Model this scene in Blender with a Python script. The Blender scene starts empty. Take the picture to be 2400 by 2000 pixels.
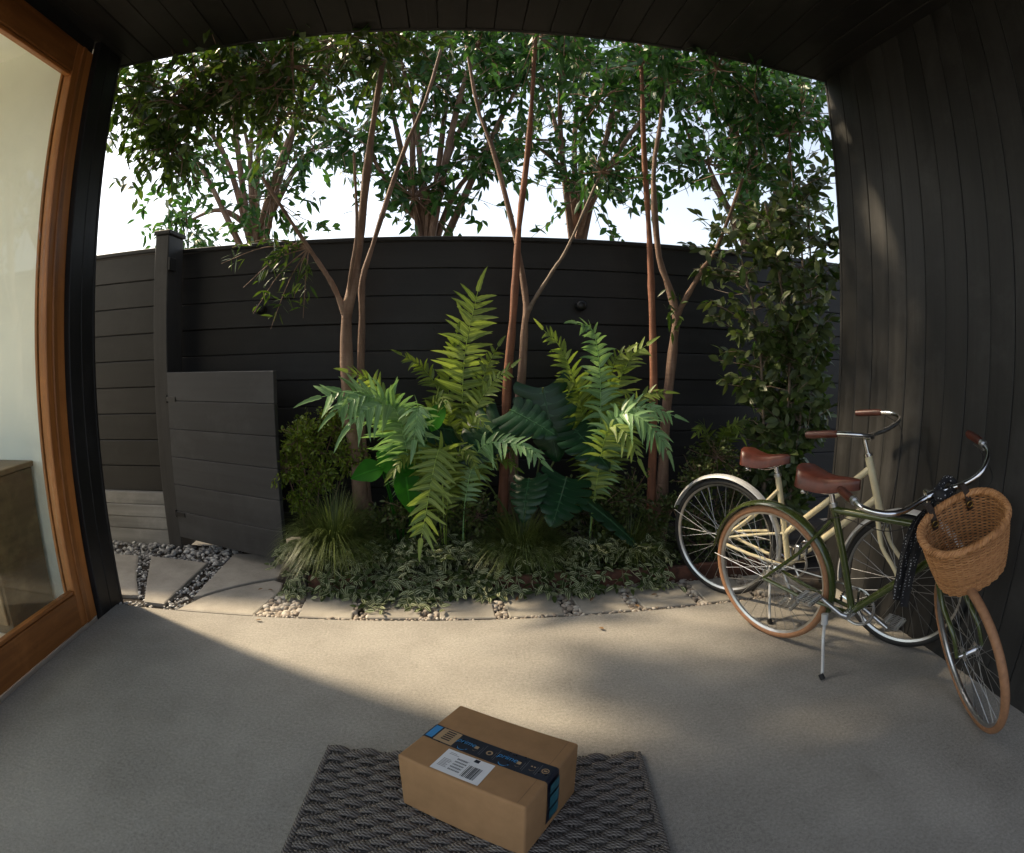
import bpy, math, random
import numpy as np
from mathutils import Matrix, Vector, Euler

SC = bpy.context.scene
COL = SC.collection
RAD = math.radians

# ------------------------------------------------------------------ camera
CAM_H = 1.32
PITCH, ROLL, YAW = 0.1314, 0.0048, -0.0942          # down, roll, turn to the right (radians)
cam_data = bpy.data.cameras.new('camera')
cam = bpy.data.objects.new('camera', cam_data)
COL.objects.link(cam)
cam_data.type = 'PANO'                               # the photograph is a doorbell camera's wide fisheye picture
cam_data.panorama_type = 'FISHEYE_LENS_POLYNOMIAL'
cam_data.sensor_fit = 'HORIZONTAL'
cam_data.sensor_width = 36.0
cam_data.sensor_height = 30.0
cam_data.fisheye_fov = math.pi
cam_data.fisheye_polynomial_k0 = 0.0
cam_data.fisheye_polynomial_k1 = -(2400.0 / 36.0) / 1374.8
cam_data.fisheye_polynomial_k2 = 0.0
cam_data.fisheye_polynomial_k3 = 0.0
cam_data.fisheye_polynomial_k4 = 0.0
cam_data.clip_start = 0.02
cam_data.clip_end = 2000.0
cam.matrix_world = (Matrix.Translation((0, 0, CAM_H)) @ Matrix.Rotation(YAW, 4, 'Z')
                    @ Matrix.Rotation(math.pi / 2 - PITCH, 4, 'X') @ Matrix.Rotation(ROLL, 4, 'Z'))
SC.camera = cam

# ------------------------------------------------------------------ light
SUN_EL = RAD(43)
SUN_DIR = Vector((-0.905, 0.425, 0.0)).normalized()  # horizontal direction towards the sun
world = bpy.data.worlds.new('World')
SC.world = world
world.use_nodes = True
wn = world.node_tree
bg = wn.nodes['Background']
sky = wn.nodes.new('ShaderNodeTexSky')
sky.sky_type = 'NISHITA'
sky.sun_disc = False
sky.sun_elevation = SUN_EL
sky.sun_rotation = math.atan2(SUN_DIR.x, SUN_DIR.y)
sky.air_density = 1.0
sky.dust_density = 3.0
sky.ozone_density = 1.0
wb = wn.nodes.new('ShaderNodeHueSaturation')         # the photograph's neutral white balance
wb.inputs['Saturation'].default_value = 0.55
wn.links.new(sky.outputs[0], wb.inputs['Color'])
wn.links.new(wb.outputs[0], bg.inputs[0])
bg.inputs[1].default_value = 0.15
sun_data = bpy.data.lights.new('sun', 'SUN')
sun_data.energy = 3.7
sun_data.angle = RAD(3.6)
sun_data.color = (1.0, 0.81, 0.55)
sun = bpy.data.objects.new('sun', sun_data)
COL.objects.link(sun)
to_sun = Vector((SUN_DIR.x * math.cos(SUN_EL), SUN_DIR.y * math.cos(SUN_EL), math.sin(SUN_EL)))
sun.rotation_euler = to_sun.to_track_quat('Z', 'Y').to_euler()
sun.location = to_sun * 20
vs = SC.view_settings
vs.view_transform = 'Standard'
vs.look = 'None'
vs.exposure = 1.12
vs.gamma = 1.0
SC.cycles.max_bounces = 8
SC.cycles.diffuse_bounces = 5
SC.cycles.transparent_max_bounces = 12
SC.cycles.use_denoising = True
SC.cycles.sample_clamp_indirect = 6.0

# ------------------------------------------------------------------ materials
MATS = {}


class NT:
    """small node-tree helper"""
    def __init__(self, m):
        self.t = m.node_tree
        self.n = self.t.nodes
        self.l = self.t.links

    def node(self, typ, **kw):
        nd = self.n.new(typ)
        for k, v in kw.items():
            setattr(nd, k, v)
        return nd

    def link(self, a, b):
        self.l.new(a, b)

    def math(self, op, a, b=None, clamp=False):
        nd = self.node('ShaderNodeMath', operation=op, use_clamp=clamp)
        for i, v in enumerate((a, b)):
            if v is None:
                continue
            if isinstance(v, (int, float)):
                nd.inputs[i].default_value = v
            else:
                self.link(v, nd.inputs[i])
        return nd.outputs[0]

    def noise(self, scale, detail=4, rough=.55, vec=None, dim='3D'):
        nd = self.node('ShaderNodeTexNoise', noise_dimensions=dim)
        nd.inputs['Scale'].default_value = scale
        nd.inputs['Detail'].default_value = detail
        nd.inputs['Roughness'].default_value = rough
        if vec is not None:
            self.link(vec, nd.inputs['Vector'])
        return nd.outputs['Fac']

    def coords(self, scale=(1, 1, 1), kind='Object', offset_random=False):
        tc = self.node('ShaderNodeTexCoord')
        mp = self.node('ShaderNodeMapping')
        mp.inputs['Scale'].default_value = scale
        self.link(tc.outputs[kind], mp.inputs['Vector'])
        if offset_random:
            oi = self.node('ShaderNodeObjectInfo')
            cb = self.node('ShaderNodeCombineXYZ')
            k = self.math('MULTIPLY', oi.outputs['Random'], 37.0)
            for i in range(3):
                self.link(k, cb.inputs[i])
            self.link(cb.outputs[0], mp.inputs['Location'])
        return mp.outputs[0]

    def ramp(self, fac, stops):
        nd = self.node('ShaderNodeValToRGB')
        el = nd.color_ramp.elements
        while len(el) < len(stops):
            el.new(.5)
        for e, (p, c) in zip(el, stops):
            e.position = p
            e.color = (*c, 1) if len(c) == 3 else c
        self.link(fac, nd.inputs[0])
        return nd.outputs[0]

    def mix(self, fac, a, b, mode='MIX'):
        nd = self.node('ShaderNodeMix', data_type='RGBA', blend_type=mode)
        for sock, v in ((nd.inputs[0], fac), (nd.inputs[6], a), (nd.inputs[7], b)):
            if isinstance(v, (int, float)):
                sock.default_value = v
            elif isinstance(v, tuple):
                sock.default_value = (*v, 1) if len(v) == 3 else v
            else:
                self.link(v, sock)
        return nd.outputs[2]

    def bump(self, height, strength, dist=.01):
        nd = self.node('ShaderNodeBump')
        nd.inputs['Strength'].default_value = strength
        nd.inputs['Distance'].default_value = dist
        self.link(height, nd.inputs['Height'])
        return nd.outputs[0]


def new_mat(name):
    m = bpy.data.materials.new(name)
    m.use_nodes = True
    MATS[name] = m
    return m, NT(m), m.node_tree.nodes['Principled BSDF']


def setp(p, **kw):
    for k, v in kw.items():
        k = k.replace('_', ' ')
        if isinstance(v, tuple) and len(v) == 3:
            v = (*v, 1)
        p.inputs[k].default_value = v


def simple(name, color, rough=.5, metal=0., var=.12, nscale=30, bump=0., spec=.5, coat=0.):
    m, t, p = new_mat(name)
    setp(p, Roughness=rough, Metallic=metal, Specular_IOR_Level=spec, Coat_Weight=coat)
    v = t.coords()
    n = t.noise(nscale, 5, .6, v)
    c2 = tuple(max(0, x * (1 - var * 2)) for x in color)
    c3 = tuple(min(1, x * (1 + var)) for x in color)
    t.link(t.ramp(n, [(.3, c2), (.7, c3)]), p.inputs['Base Color'])
    rr = t.math('MULTIPLY_ADD', n, .2)
    nd = rr.node
    nd.inputs[2].default_value = max(0.02, rough - .1)
    t.link(rr, p.inputs['Roughness'])
    if bump:
        t.link(t.bump(n, bump, .004), p.inputs['Normal'])
    return m


def wood(name, dark, light, along='X', gscale=1.0, rough=.6, bump=.25, tint=None, spec=.4, knots=True):
    """planks: grain stretched along one axis, each board shifted and toned by its own random number"""
    m, t, p = new_mat(name)
    s = {'X': (1.2, 26, 26), 'Y': (26, 1.2, 26), 'Z': (26, 26, 1.2)}[along]
    v = t.coords(tuple(a * gscale for a in s), offset_random=True)
    g = t.noise(1.0, 8, .65, v)
    v2 = t.coords(tuple(a * gscale * .12 + .4 for a in s), offset_random=True)
    b = t.noise(1.6, 4, .55, v2)
    f = t.math('ADD', t.math('MULTIPLY', g, .6), t.math('MULTIPLY', b, .5))
    col = t.ramp(f, [(.32, dark), (.72, light)])
    oi = t.node('ShaderNodeObjectInfo')
    hs = t.node('ShaderNodeHueSaturation')
    val = t.math('MULTIPLY_ADD', oi.outputs['Random'], .70)
    val.node.inputs[2].default_value = .65
    t.link(val, hs.inputs['Value'])
    t.link(col, hs.inputs['Color'])
    du = t.ramp(t.noise(2.6, 6, .7, t.coords((1, 1, 1), offset_random=True)), [(.50, (0, 0, 0)), (.78, (1, 1, 1))])
    t.link(t.mix(t.math('MULTIPLY', du, .45), hs.outputs[0], tuple(min(1, x * 1.9 + .006) for x in light)), p.inputs['Base Color'])
    rr = t.math('MULTIPLY_ADD', g, .3)
    rr.node.inputs[2].default_value = rough - .15
    t.link(rr, p.inputs['Roughness'])
    setp(p, Specular_IOR_Level=spec)
    if bump:
        t.link(t.bump(g, bump, .004), p.inputs['Normal'])
    return m


def leaf_mat(name, dark, light, rough=.42, trans=.3, rib=.35, stripe=None, back=None, spec=.5, wavebump=0., isl=True, sheen_var=.25):
    """leaf: colour differs from leaf to leaf, a paler midrib (attribute lu = 0 at the rib, 1 at the edge), light shines through"""
    m, t, p = new_mat(name)
    geo = t.node('ShaderNodeNewGeometry')
    at = t.node('ShaderNodeAttribute', attribute_name='lu')
    v = t.coords()
    n = t.noise(6, 3, .5, v)
    r = geo.outputs['Random Per Island'] if isl else t.noise(3, 2, .5, v)
    f = t.math('ADD', t.math('MULTIPLY', r, .7), t.math('MULTIPLY', n, .4))
    col = t.ramp(f, [(.15, dark), (.95, light)])
    u = at.outputs['Fac']
    if stripe:
        s = t.math('MULTIPLY', t.math('GREATER_THAN', u, .28), t.math('LESS_THAN', u, .72))
        s = t.math('MULTIPLY', s, t.math('GREATER_THAN', r, .30))
        s = t.math('MULTIPLY', s, .8)
        col = t.mix(s, col, stripe)
    if rib:
        k = t.math('MULTIPLY', t.math('LESS_THAN', u, .07), rib)
        col = t.mix(k, col, tuple(min(1, x * 1.8 + .02) for x in light))
    if back:
        col = t.mix(t.math('MULTIPLY', geo.outputs['Backfacing'], .6), col, back)
    t.link(col, p.inputs['Base Color'])
    setp(p, Roughness=rough, Specular_IOR_Level=spec)
    tr = t.node('ShaderNodeBsdfTranslucent')
    t.link(t.mix(1.0, col, (1.0, 1.0, .55), 'MULTIPLY'), tr.inputs['Color'])
    mx = t.node('ShaderNodeMixShader')
    mx.inputs[0].default_value = trans
    t.link(p.outputs[0], mx.inputs[1])
    t.link(tr.outputs[0], mx.inputs[2])
    out = t.n['Material Output']
    t.link(mx.outputs[0], out.inputs[0])
    nb = t.noise(90, 3, .5, v)
    t.link(t.bump(nb, .25, .002), p.inputs['Normal'])
    return m


# --- concrete slab
m, t, p = new_mat('concrete')
v = t.coords()
fine = t.noise(300, 3, .75, v)
mid = t.noise(85, 5, .7, v)
big = t.noise(1.6, 5, .6, v)
f = t.math('ADD', t.math('MULTIPLY', fine, .42), t.math('ADD', t.math('MULTIPLY', mid, .33), t.math('MULTIPLY', big, .25)))
col = t.ramp(f, [(.38, (.155, .145, .130)), (.5, (.295, .278, .250)), (.62, (.43, .408, .370))])
vo = t.node('ShaderNodeTexVoronoi')
vo.inputs['Scale'].default_value = 330
t.link(v, vo.inputs['Vector'])
speck = t.math('MULTIPLY', t.math('LESS_THAN', vo.outputs['Distance'], .2), t.math('GREATER_THAN', t.noise(150, 2, .5, v), .56))
col = t.mix(t.math('MULTIPLY', speck, .55), col, (.075, .07, .065))
st1 = t.ramp(t.noise(.9, 6, .68, v), [(.46, (0, 0, 0)), (.68, (1, 1, 1))])
col = t.mix(t.math('MULTIPLY', st1, .30), col, (.15, .142, .13))
st2 = t.ramp(t.noise(5.5, 5, .7, v), [(.58, (0, 0, 0)), (.74, (1, 1, 1))])
col = t.mix(t.math('MULTIPLY', st2, .22), col, (.13, .12, .105))
t.link(col, p.inputs['Base Color'])
setp(p, Roughness=.82, Specular_IOR_Level=.3)
t.link(t.bump(f, .35, .003), p.inputs['Normal'])

# --- paver stone
m, t, p = new_mat('paver_stone')
v = t.coords((1, 1, 1), offset_random=True)
f = t.math('ADD', t.math('MULTIPLY', t.noise(140, 4, .7, v), .35), t.math('MULTIPLY', t.noise(5, 5, .6, v), .65))
t.link(t.ramp(f, [(.3, (.20, .185, .16)), (.55, (.33, .305, .265)), (.75, (.42, .39, .34))]), p.inputs['Base Color'])
setp(p, Roughness=.85, Specular_IOR_Level=.25)
t.link(t.bump(f, .3, .004), p.inputs['Normal'])

# --- pebbles
m, t, p = new_mat('pebble')
geo = t.node('ShaderNodeNewGeometry')
v = t.coords()
col = t.ramp(geo.outputs['Random Per Island'], [(0, (.20, .165, .13)), (.35, (.36, .30, .245)), (.7, (.48, .425, .36)), (1, (.58, .54, .48))])
col = t.mix(t.math('MULTIPLY', t.noise(60, 4, .6, v), .4), col, (.18, .15, .12))
t.link(col, p.inputs['Base Color'])
setp(p, Roughness=.7, Specular_IOR_Level=.3)
m, t, p = new_mat('grey_pebble')
geo = t.node('ShaderNodeNewGeometry')
col = t.ramp(geo.outputs['Random Per Island'], [(0, (.11, .107, .10)), (.5, (.31, .30, .29)), (1, (.58, .57, .55))])
t.link(col, p.inputs['Base Color'])
setp(p, Roughness=.7, Specular_IOR_Level=.3)

simple('soil', (.035, .025, .017), .95, var=.4, nscale=40, bump=.8)
simple('ground_dirt', (.11, .095, .07), .95, var=.3, nscale=8, bump=.4)
simple('terracotta', (.13, .055, .035), .85, var=.35, nscale=18, bump=.4)
wood('fence_wood', (.0042, .0040, .0042), (.0165, .0156, .0156), 'X', rough=.55, bump=.3)
wood('gate_wood', (.014, .0142, .015), (.036, .036, .0365), 'X', rough=.6, bump=.15)
wood('post_wood', (.012, .0115, .0115), (.040, .038, .037), 'Z', rough=.6)
wood('wall_wood', (.0062, .0061, .0060), (.034, .0330, .0320), 'Z', rough=.55, bump=.4)
wood('ceiling_wood', (.006, .0055, .005), (.022, .020, .018), 'Y', rough=.6, bump=.35)
wood('pier_wood', (.007, .0072, .0082), (.020, .020, .022), 'Z', rough=.5, bump=.3)
wood('plinth_grey', (.07, .069, .067), (.27, .265, .255), 'X', gscale=.35, rough=.85, bump=.5)
wood('door_wood', (.17, .058, .014), (.38, .15, .043), 'Z', gscale=1.6, rough=.38, bump=.06)
wood('door_wood_rail', (.15, .050, .012), (.35, .135, .038), 'Y', gscale=1.6, rough=.38, bump=.06)
wood('cabinet_wood', (.14, .092, .046), (.29, .20, .11), 'Y', gscale=.8, rough=.45, bump=.05)
wood('floor_wood', (.46, .38, .29), (.62, .54, .44), 'Y', gscale=.6, rough=.35, bump=.03)
simple('plaster_white', (.84, .85, .79), .8, var=.03, nscale=3, bump=.02)
simple('roofing', (.05, .05, .05), .9)
simple('black_metal', (.012, .012, .013), .4, .3, var=.1)
simple('chrome', (.72, .72, .72), .16, 1.0, var=.05)
simple('alu', (.55, .55, .55), .32, 1.0, var=.05)
simple('silver_paint', (.55, .56, .57), .3, .25, var=.04)
simple('spoke_steel', (.42, .42, .42), .35, 1.0, var=.02)
simple('rubber', (.012, .012, .012), .7, var=.2)
simple('tan_rubber', (.31, .155, .078), .65, var=.12, nscale=60)
simple('cream_paint', (.66, .58, .38), .25, var=.03, coat=.6)
simple('green_paint', (.046, .062, .013), .25, var=.04, coat=.7)
simple('brown_leather', (.10, .026, .016), .38, var=.22, nscale=25, bump=.08)
simple('gold', (.40, .28, .08), .35, 1.0)
simple('cardboard', (.34, .195, .095), .82, var=.07, nscale=14, bump=.05, spec=.2)
simple('cardboard_edge', (.25, .14, .07), .85, var=.1, nscale=30)
simple('tape_navy', (.010, .014, .028), .3, var=.1, spec=.5)
simple('tape_blue', (.045, .24, .52), .4, var=.04)
simple('tape_tan', (.40, .27, .15), .6, var=.05)
simple('tape_teal', (.02, .12, .16), .35, var=.2)
simple('paper_white', (.72, .72, .74), .6, var=.02)
simple('ink', (.02, .02, .022), .6)
simple('ink_grey', (.16, .16, .17), .6)
simple('strap_leather', (.035, .022, .016), .5, var=.2)

# --- rope of the door mat
m, t, p = new_mat('mat_rope')
v = t.coords((1, 1, 1))
wv = t.node('ShaderNodeTexWave', wave_type='BANDS', bands_direction='DIAGONAL')
wv.inputs['Scale'].default_value = 45
wv.inputs['Distortion'].default_value = 1.5
wv.inputs['Detail'].default_value = 2
t.link(v, wv.inputs['Vector'])
f = t.math('ADD', t.math('MULTIPLY', wv.outputs['Fac'], .55), t.math('MULTIPLY', t.noise(220, 3, .7, v), .45))
t.link(t.ramp(f, [(.2, (.075, .065, .057)), (.55, (.175, .155, .138)), (.9, (.28, .25, .225))]), p.inputs['Base Color'])
setp(p, Roughness=.9, Specular_IOR_Level=.2)
t.link(t.bump(f, .8, .004), p.inputs['Normal'])

# --- wicker
m, t, p = new_mat('wicker')
v = t.coords()
geo = t.node('ShaderNodeNewGeometry')
f = t.math('ADD', t.math('MULTIPLY', t.noise(45, 4, .6, v), .6), t.math('MULTIPLY', geo.outputs['Random Per Island'], .4))
t.link(t.ramp(f, [(.2, (.20, .085, .028)), (.5, (.42, .195, .075)), (.8, (.54, .29, .13))]), p.inputs['Base Color'])
setp(p, Roughness=.5, Specular_IOR_Level=.4)

# --- dotted cloth
m, t, p = new_mat('dotted_cloth')
vo = t.node('ShaderNodeTexVoronoi')
vo.inputs['Scale'].default_value = 80
vo.inputs['Randomness'].default_value = .3
t.link(t.coords(), vo.inputs['Vector'])
d = t.math('LESS_THAN', vo.outputs['Distance'], .22)
t.link(t.mix(d, (.010, .010, .013), (.40, .40, .43)), p.inputs['Base Color'])
setp(p, Roughness=.8)

# --- glass
m, t, p = new_mat('glass')
tb = t.node('ShaderNodeBsdfTransparent')
tb.inputs[0].default_value = (.93, .97, .94, 1)
gl = t.node('ShaderNodeBsdfGlossy')
gl.inputs['Roughness'].default_value = .015
geo = t.node('ShaderNodeNewGeometry')
dt = t.node('ShaderNodeVectorMath', operation='DOT_PRODUCT')
t.link(geo.outputs['Incoming'], dt.inputs[0])
t.link(geo.outputs['Normal'], dt.inputs[1])
sch = t.math('POWER', t.math('SUBTRACT', 1.0, t.math('ABSOLUTE', dt.outputs['Value'])), 5.0)
fr_fac = t.math('MULTIPLY_ADD', sch, .96)
fr_fac.node.inputs[2].default_value = .04
mx = t.node('ShaderNodeMixShader')
t.link(fr_fac, mx.inputs[0])
t.link(tb.outputs[0], mx.inputs[1])
t.link(gl.outputs[0], mx.inputs[2])
t.link(mx.outputs[0], t.n['Material Output'].inputs[0])

# --- bark
m, t, p = new_mat('bark')
v = t.coords((14, 14, 3))
f = t.math('ADD', t.math('MULTIPLY', t.noise(1.2, 6, .65, v), .65), t.math('MULTIPLY', t.noise(4, 3, .5, t.coords((3, 3, 1.2))), .35))
t.link(t.ramp(f, [(.3, (.075, .045, .03)), (.50, (.19, .115, .078)), (.66, (.30, .205, .15)), (.8, (.42, .32, .25))]), p.inputs['Base Color'])
setp(p, Roughness=.75)
f = t.math('ADD', f, t.math('MULTIPLY', t.noise(1.0, 5, .7, t.coords((5, 5, 60))), .6))
t.link(t.bump(f, .9, .012), p.inputs['Normal'])
m, t, p = new_mat('red_bark')
v = t.coords((14, 14, 2))
f = t.math('ADD', t.math('MULTIPLY', t.noise(1.2, 6, .65, v), .65), t.math('MULTIPLY', t.noise(4, 3, .5, t.coords((3, 3, 1.5))), .35))
t.link(t.ramp(f, [(.3, (.07, .028, .015)), (.55, (.24, .095, .05)), (.75, (.36, .19, .12))]), p.inputs['Base Color'])
setp(p, Roughness=.7)
f = t.math('ADD', f, t.math('MULTIPLY', t.noise(1.0, 5, .7, t.coords((5, 5, 60))), .6))
t.link(t.bump(f, .8, .010), p.inputs['Normal'])
simple('pale_twig', (.20, .15, .11), .7, var=.2)

leaf_mat('fern_leaf', (.13, .21, .038), (.32, .42, .10), .45, .42, rib=.5)
leaf_mat('fern_leaf_blue', (.14, .28, .11), (.28, .46, .21), .33, .36, rib=.5)
leaf_mat('fern_leaf_dark', (.075, .13, .016), (.20, .27, .045), .45, .42, rib=.5)
leaf_mat('monstera_leaf', (.006, .032, .012), (.016, .060, .022), .36, .15, rib=.7, spec=.35, isl=False)
leaf_mat('bright_leaf', (.015, .10, .008), (.03, .17, .012), .3, .3, rib=.4, isl=False)
leaf_mat('dry_leaf', (.10, .05, .02), (.26, .15, .06), .7, .15)
leaf_mat('grass_blade', (.045, .075, .015), (.16, .20, .055), .45, .3, rib=0)
leaf_mat('shrub_leaf_light', (.07, .13, .010), (.26, .33, .04), .45, .4)
leaf_mat('shrub_leaf_dark', (.026, .045, .008), (.095, .125, .030), .5, .25)
leaf_mat('vine_leaf', (.020, .06, .010), (.10, .175, .025), .40, .28, spec=.45, back=(.09, .10, .05))
leaf_mat('tree_leaf', (.015, .065, .018), (.06, .15, .035), .35, .45, spec=.5)
leaf_mat('twig_leaf', (.02, .055, .008), (.085, .14, .02), .4, .35)
leaf_mat('cover_leaf', (.032, .052, .014), (.095, .130, .034), .55, .25, rib=0, spec=.25, stripe=(.52, .54, .36))


# ------------------------------------------------------------------ mesh helpers
class MB:
    def __init__(self):
        self.v, self.f, self.a, self.has_a = [], [], [], False

    def add(self, verts, faces, attr=None):
        o = len(self.v)
        self.v.extend([tuple(map(float, q)) for q in verts])
        self.f.extend([tuple(i + o for i in q) for q in faces])
        if attr is not None:
            self.has_a = True
            self.a.extend(attr)
        else:
            self.a.extend([.5] * len(verts))
        return self

    def box(self, lo, hi, M=None):
        x0, y0, z0 = lo
        x1, y1, z1 = hi
        vs_ = [(x0, y0, z0), (x1, y0, z0), (x1, y1, z0), (x0, y1, z0), (x0, y0, z1), (x1, y0, z1), (x1, y1, z1), (x0, y1, z1)]
        if M is not None:
            vs_ = [M @ Vector(q) for q in vs_]
        return self.add(vs_, [(0, 3, 2, 1), (4, 5, 6, 7), (0, 1, 5, 4), (1, 2, 6, 5), (2, 3, 7, 6), (3, 0, 4, 7)])

    def bbox(self, lo, hi, b=.004, M=None):
        """box with a chamfer of b on all edges"""
        x0, y0, z0 = lo
        x1, y1, z1 = hi
        P = []
        idx = {}
        for i, X in enumerate((x0, x1)):
            for j, Y in enumerate((y0, y1)):
                for k, Z in enumerate((z0, z1)):
                    sx, sy, sz = (1 - 2 * i), (1 - 2 * j), (1 - 2 * k)
                    idx[i, j, k, 0] = len(P); P.append((X, Y + sy * b, Z + sz * b))
                    idx[i, j, k, 1] = len(P); P.append((X + sx * b, Y, Z + sz * b))
                    idx[i, j, k, 2] = len(P); P.append((X + sx * b, Y + sy * b, Z))
        F = []
        for i in (0, 1):
            q = [idx[i, 0, 0, 0], idx[i, 1, 0, 0], idx[i, 1, 1, 0], idx[i, 0, 1, 0]]
            F.append(q if i else q[::-1])
            q = [idx[0, i, 0, 1], idx[1, i, 0, 1], idx[1, i, 1, 1], idx[0, i, 1, 1]]
            F.append(q[::-1] if i else q)
            q = [idx[0, 0, i, 2], idx[1, 0, i, 2], idx[1, 1, i, 2], idx[0, 1, i, 2]]
            F.append(q if i else q[::-1])
        for j in (0, 1):
            for k in (0, 1):
                F.append([idx[0, j, k, 1], idx[1, j, k, 1], idx[1, j, k, 2], idx[0, j, k, 2]])
                F.append([idx[j, 0, k, 0], idx[j, 1, k, 0], idx[j, 1, k, 2], idx[j, 0, k, 2]])
                F.append([idx[j, k, 0, 0], idx[j, k, 1, 0], idx[j, k, 1, 1], idx[j, k, 0, 1]])
        for i in (0, 1):
            for j in (0, 1):
                for k in (0, 1):
                    F.append([idx[i, j, k, 0], idx[i, j, k, 1], idx[i, j, k, 2]])
        if M is not None:
            P = [M @ Vector(q) for q in P]
        return self.add(P, F)

    def tube(self, pts, r, n=8, closed=False, cap=True, squash=None):
        pts = [np.array(q, float) for q in pts]
        m = len(pts)
        rs = r if isinstance(r, (list, tuple)) else [r] * m
        T = []
        for i in range(m):
            a = pts[(i - 1) % m] if (closed or i > 0) else pts[i]
            b = pts[(i + 1) % m] if (closed or i < m - 1) else pts[i]
            d = b - a
            T.append(d / (np.linalg.norm(d) + 1e-12))
        up = np.array([0, 0, 1.]) if abs(T[0][2]) < .9 else np.array([1., 0, 0])
        N = np.cross(up, T[0]); N /= np.linalg.norm(N)
        V, F = [], []
        for i in range(m):
            N = N - T[i] * (N @ T[i]); N /= np.linalg.norm(N) + 1e-12
            B = np.cross(T[i], N)
            for k in range(n):
                a = 2 * math.pi * k / n
                V.append(pts[i] + rs[i] * (math.cos(a) * N + math.sin(a) * B))
        rng = m if closed else m - 1
        for i in range(rng):
            for k in range(n):
                a = i * n + k; b = i * n + (k + 1) % n
                c = ((i + 1) % m) * n + (k + 1) % n; d = ((i + 1) % m) * n + k
                F.append((a, b, c, d))
        if cap and not closed:
            F.append(tuple(range(n))[::-1])
            F.append(tuple(range((m - 1) * n, m * n)))
        return self.add(V, F)

    def ring(self, center, ax_u, ax_v, R, r, n=64, k=10):
        """torus in the plane ax_u, ax_v"""
        c = np.array(center, float); u = np.array(ax_u, float); v = np.array(ax_v, float)
        pts = [c + R * (math.cos(a) * u + math.sin(a) * v) for a in np.linspace(0, 2 * math.pi, n, endpoint=False)]
        w = np.cross(u, v)
        V, F = [], []
        for i in range(n):
            a = 2 * math.pi * i / n
            rd = math.cos(a) * u + math.sin(a) * v
            for j in range(k):
                b = 2 * math.pi * j / k
                V.append(pts[i] + r * (math.cos(b) * rd + math.sin(b) * w))
        for i in range(n):
            for j in range(k):
                F.append((i * k + j, ((i + 1) % n) * k + j, ((i + 1) % n) * k + (j + 1) % k, i * k + (j + 1) % k))
        return self.add(V, F)

    def profile_ring(self, center, ax_u, ax_v, prof, n=64, a0=0., a1=2 * math.pi):
        """sweep a closed (radius, side) profile about the axis through center; full turn or an arc"""
        c = np.array(center, float); u = np.array(ax_u, float); v = np.array(ax_v, float); w = np.cross(u, v)
        full = abs(a1 - a0 - 2 * math.pi) < 1e-6
        m = n if full else n + 1
        k = len(prof)
        V, F = [], []
        for i in range(m):
            a = a0 + (a1 - a0) * i / n
            rd = math.cos(a) * u + math.sin(a) * v
            for (R, s) in prof:
                V.append(c + R * rd + s * w)
        for i in range(n):
            for j in range(k):
                i2 = (i + 1) % m
                F.append((i * k + j, i2 * k + j, i2 * k + (j + 1) % k, i * k + (j + 1) % k))
        if not full:
            F.append(tuple(range(k)))
            F.append(tuple(range((m - 1) * k, m * k))[::-1])
        return self.add(V, F)

    def sphere(self, c, r, nu=14, nv=8, scale=(1, 1, 1)):
        V = [(c[0], c[1], c[2] + r * scale[2])]
        for i in range(1, nv):
            th = math.pi * i / nv
            for j in range(nu):
                ph = 2 * math.pi * j / nu
                V.append((c[0] + r * scale[0] * math.sin(th) * math.cos(ph), c[1] + r * scale[1] * math.sin(th) * math.sin(ph), c[2] + r * scale[2] * math.cos(th)))
        V.append((c[0], c[1], c[2] - r * scale[2]))
        F = [(0, 1 + j, 1 + (j + 1) % nu) for j in range(nu)]
        for i in range(nv - 2):
            for j in range(nu):
                a = 1 + i * nu + j; b = 1 + i * nu + (j + 1) % nu
                F.append((a, a + nu, b + nu, b))
        e = len(V) - 1
        F += [(e, 1 + (nv - 2) * nu + (j + 1) % nu, 1 + (nv - 2) * nu + j) for j in range(nu)]
        return self.add(V, F)

    def mesh(self, name, mat, smooth=True, angle=None):
        me = bpy.data.meshes.new(name)
        me.from_pydata(self.v, [], self.f)
        if self.has_a:
            at = me.attributes.new('lu', 'FLOAT', 'POINT')
            at.data.foreach_set('value', np.array(self.a, dtype=np.float32))
        if smooth:
            me.polygons.foreach_set('use_smooth', [True] * len(me.polygons))
            if angle:
                me.set_sharp_from_angle(angle=RAD(angle))
        me.materials.append(MATS[mat])
        me.update()
        return me

    def build(self, name, mat, parent=None, smooth=True, angle=40):
        return obj(name, self.mesh(name, mat, smooth, angle), parent)


def obj(name, me, parent=None):
    o = bpy.data.objects.new(name, me)
    COL.objects.link(o)
    if parent is not None:
        o.parent = parent
    return o


def tag(o, label=None, cat=None, group=None, kind=None):
    if label: o['label'] = label
    if cat: o['category'] = cat
    if group: o['group'] = group
    if kind: o['kind'] = kind
    return o


def thing(name, label, cat, loc=(0, 0, 0), group=None, M=None):
    o = bpy.data.objects.new(name, None)
    o.empty_display_size = .05
    COL.objects.link(o)
    if M is not None:
        o.matrix_world = M
    else:
        o.location = loc
    return tag(o, label, cat, group)


def structure(o):
    o['kind'] = 'structure'
    return o


def stuff(o):
    o['kind'] = 'stuff'
    return o


def bez(P, n):
    """smooth curve through the points (Catmull-Rom)"""
    P = [np.array(q, float) for q in P]
    Q = [2 * P[0] - P[1]] + P + [2 * P[-1] - P[-2]]
    out = []
    seg = len(P) - 1
    for i in range(n + 1):
        s = i / n * seg
        k = min(int(s), seg - 1)
        t = s - k
        a, b, c, d = Q[k], Q[k + 1], Q[k + 2], Q[k + 3]
        out.append(.5 * ((2 * b) + (-a + c) * t + (2 * a - 5 * b + 4 * c - d) * t * t + (-a + 3 * b - 3 * c + d) * t ** 3))
    return out


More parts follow.
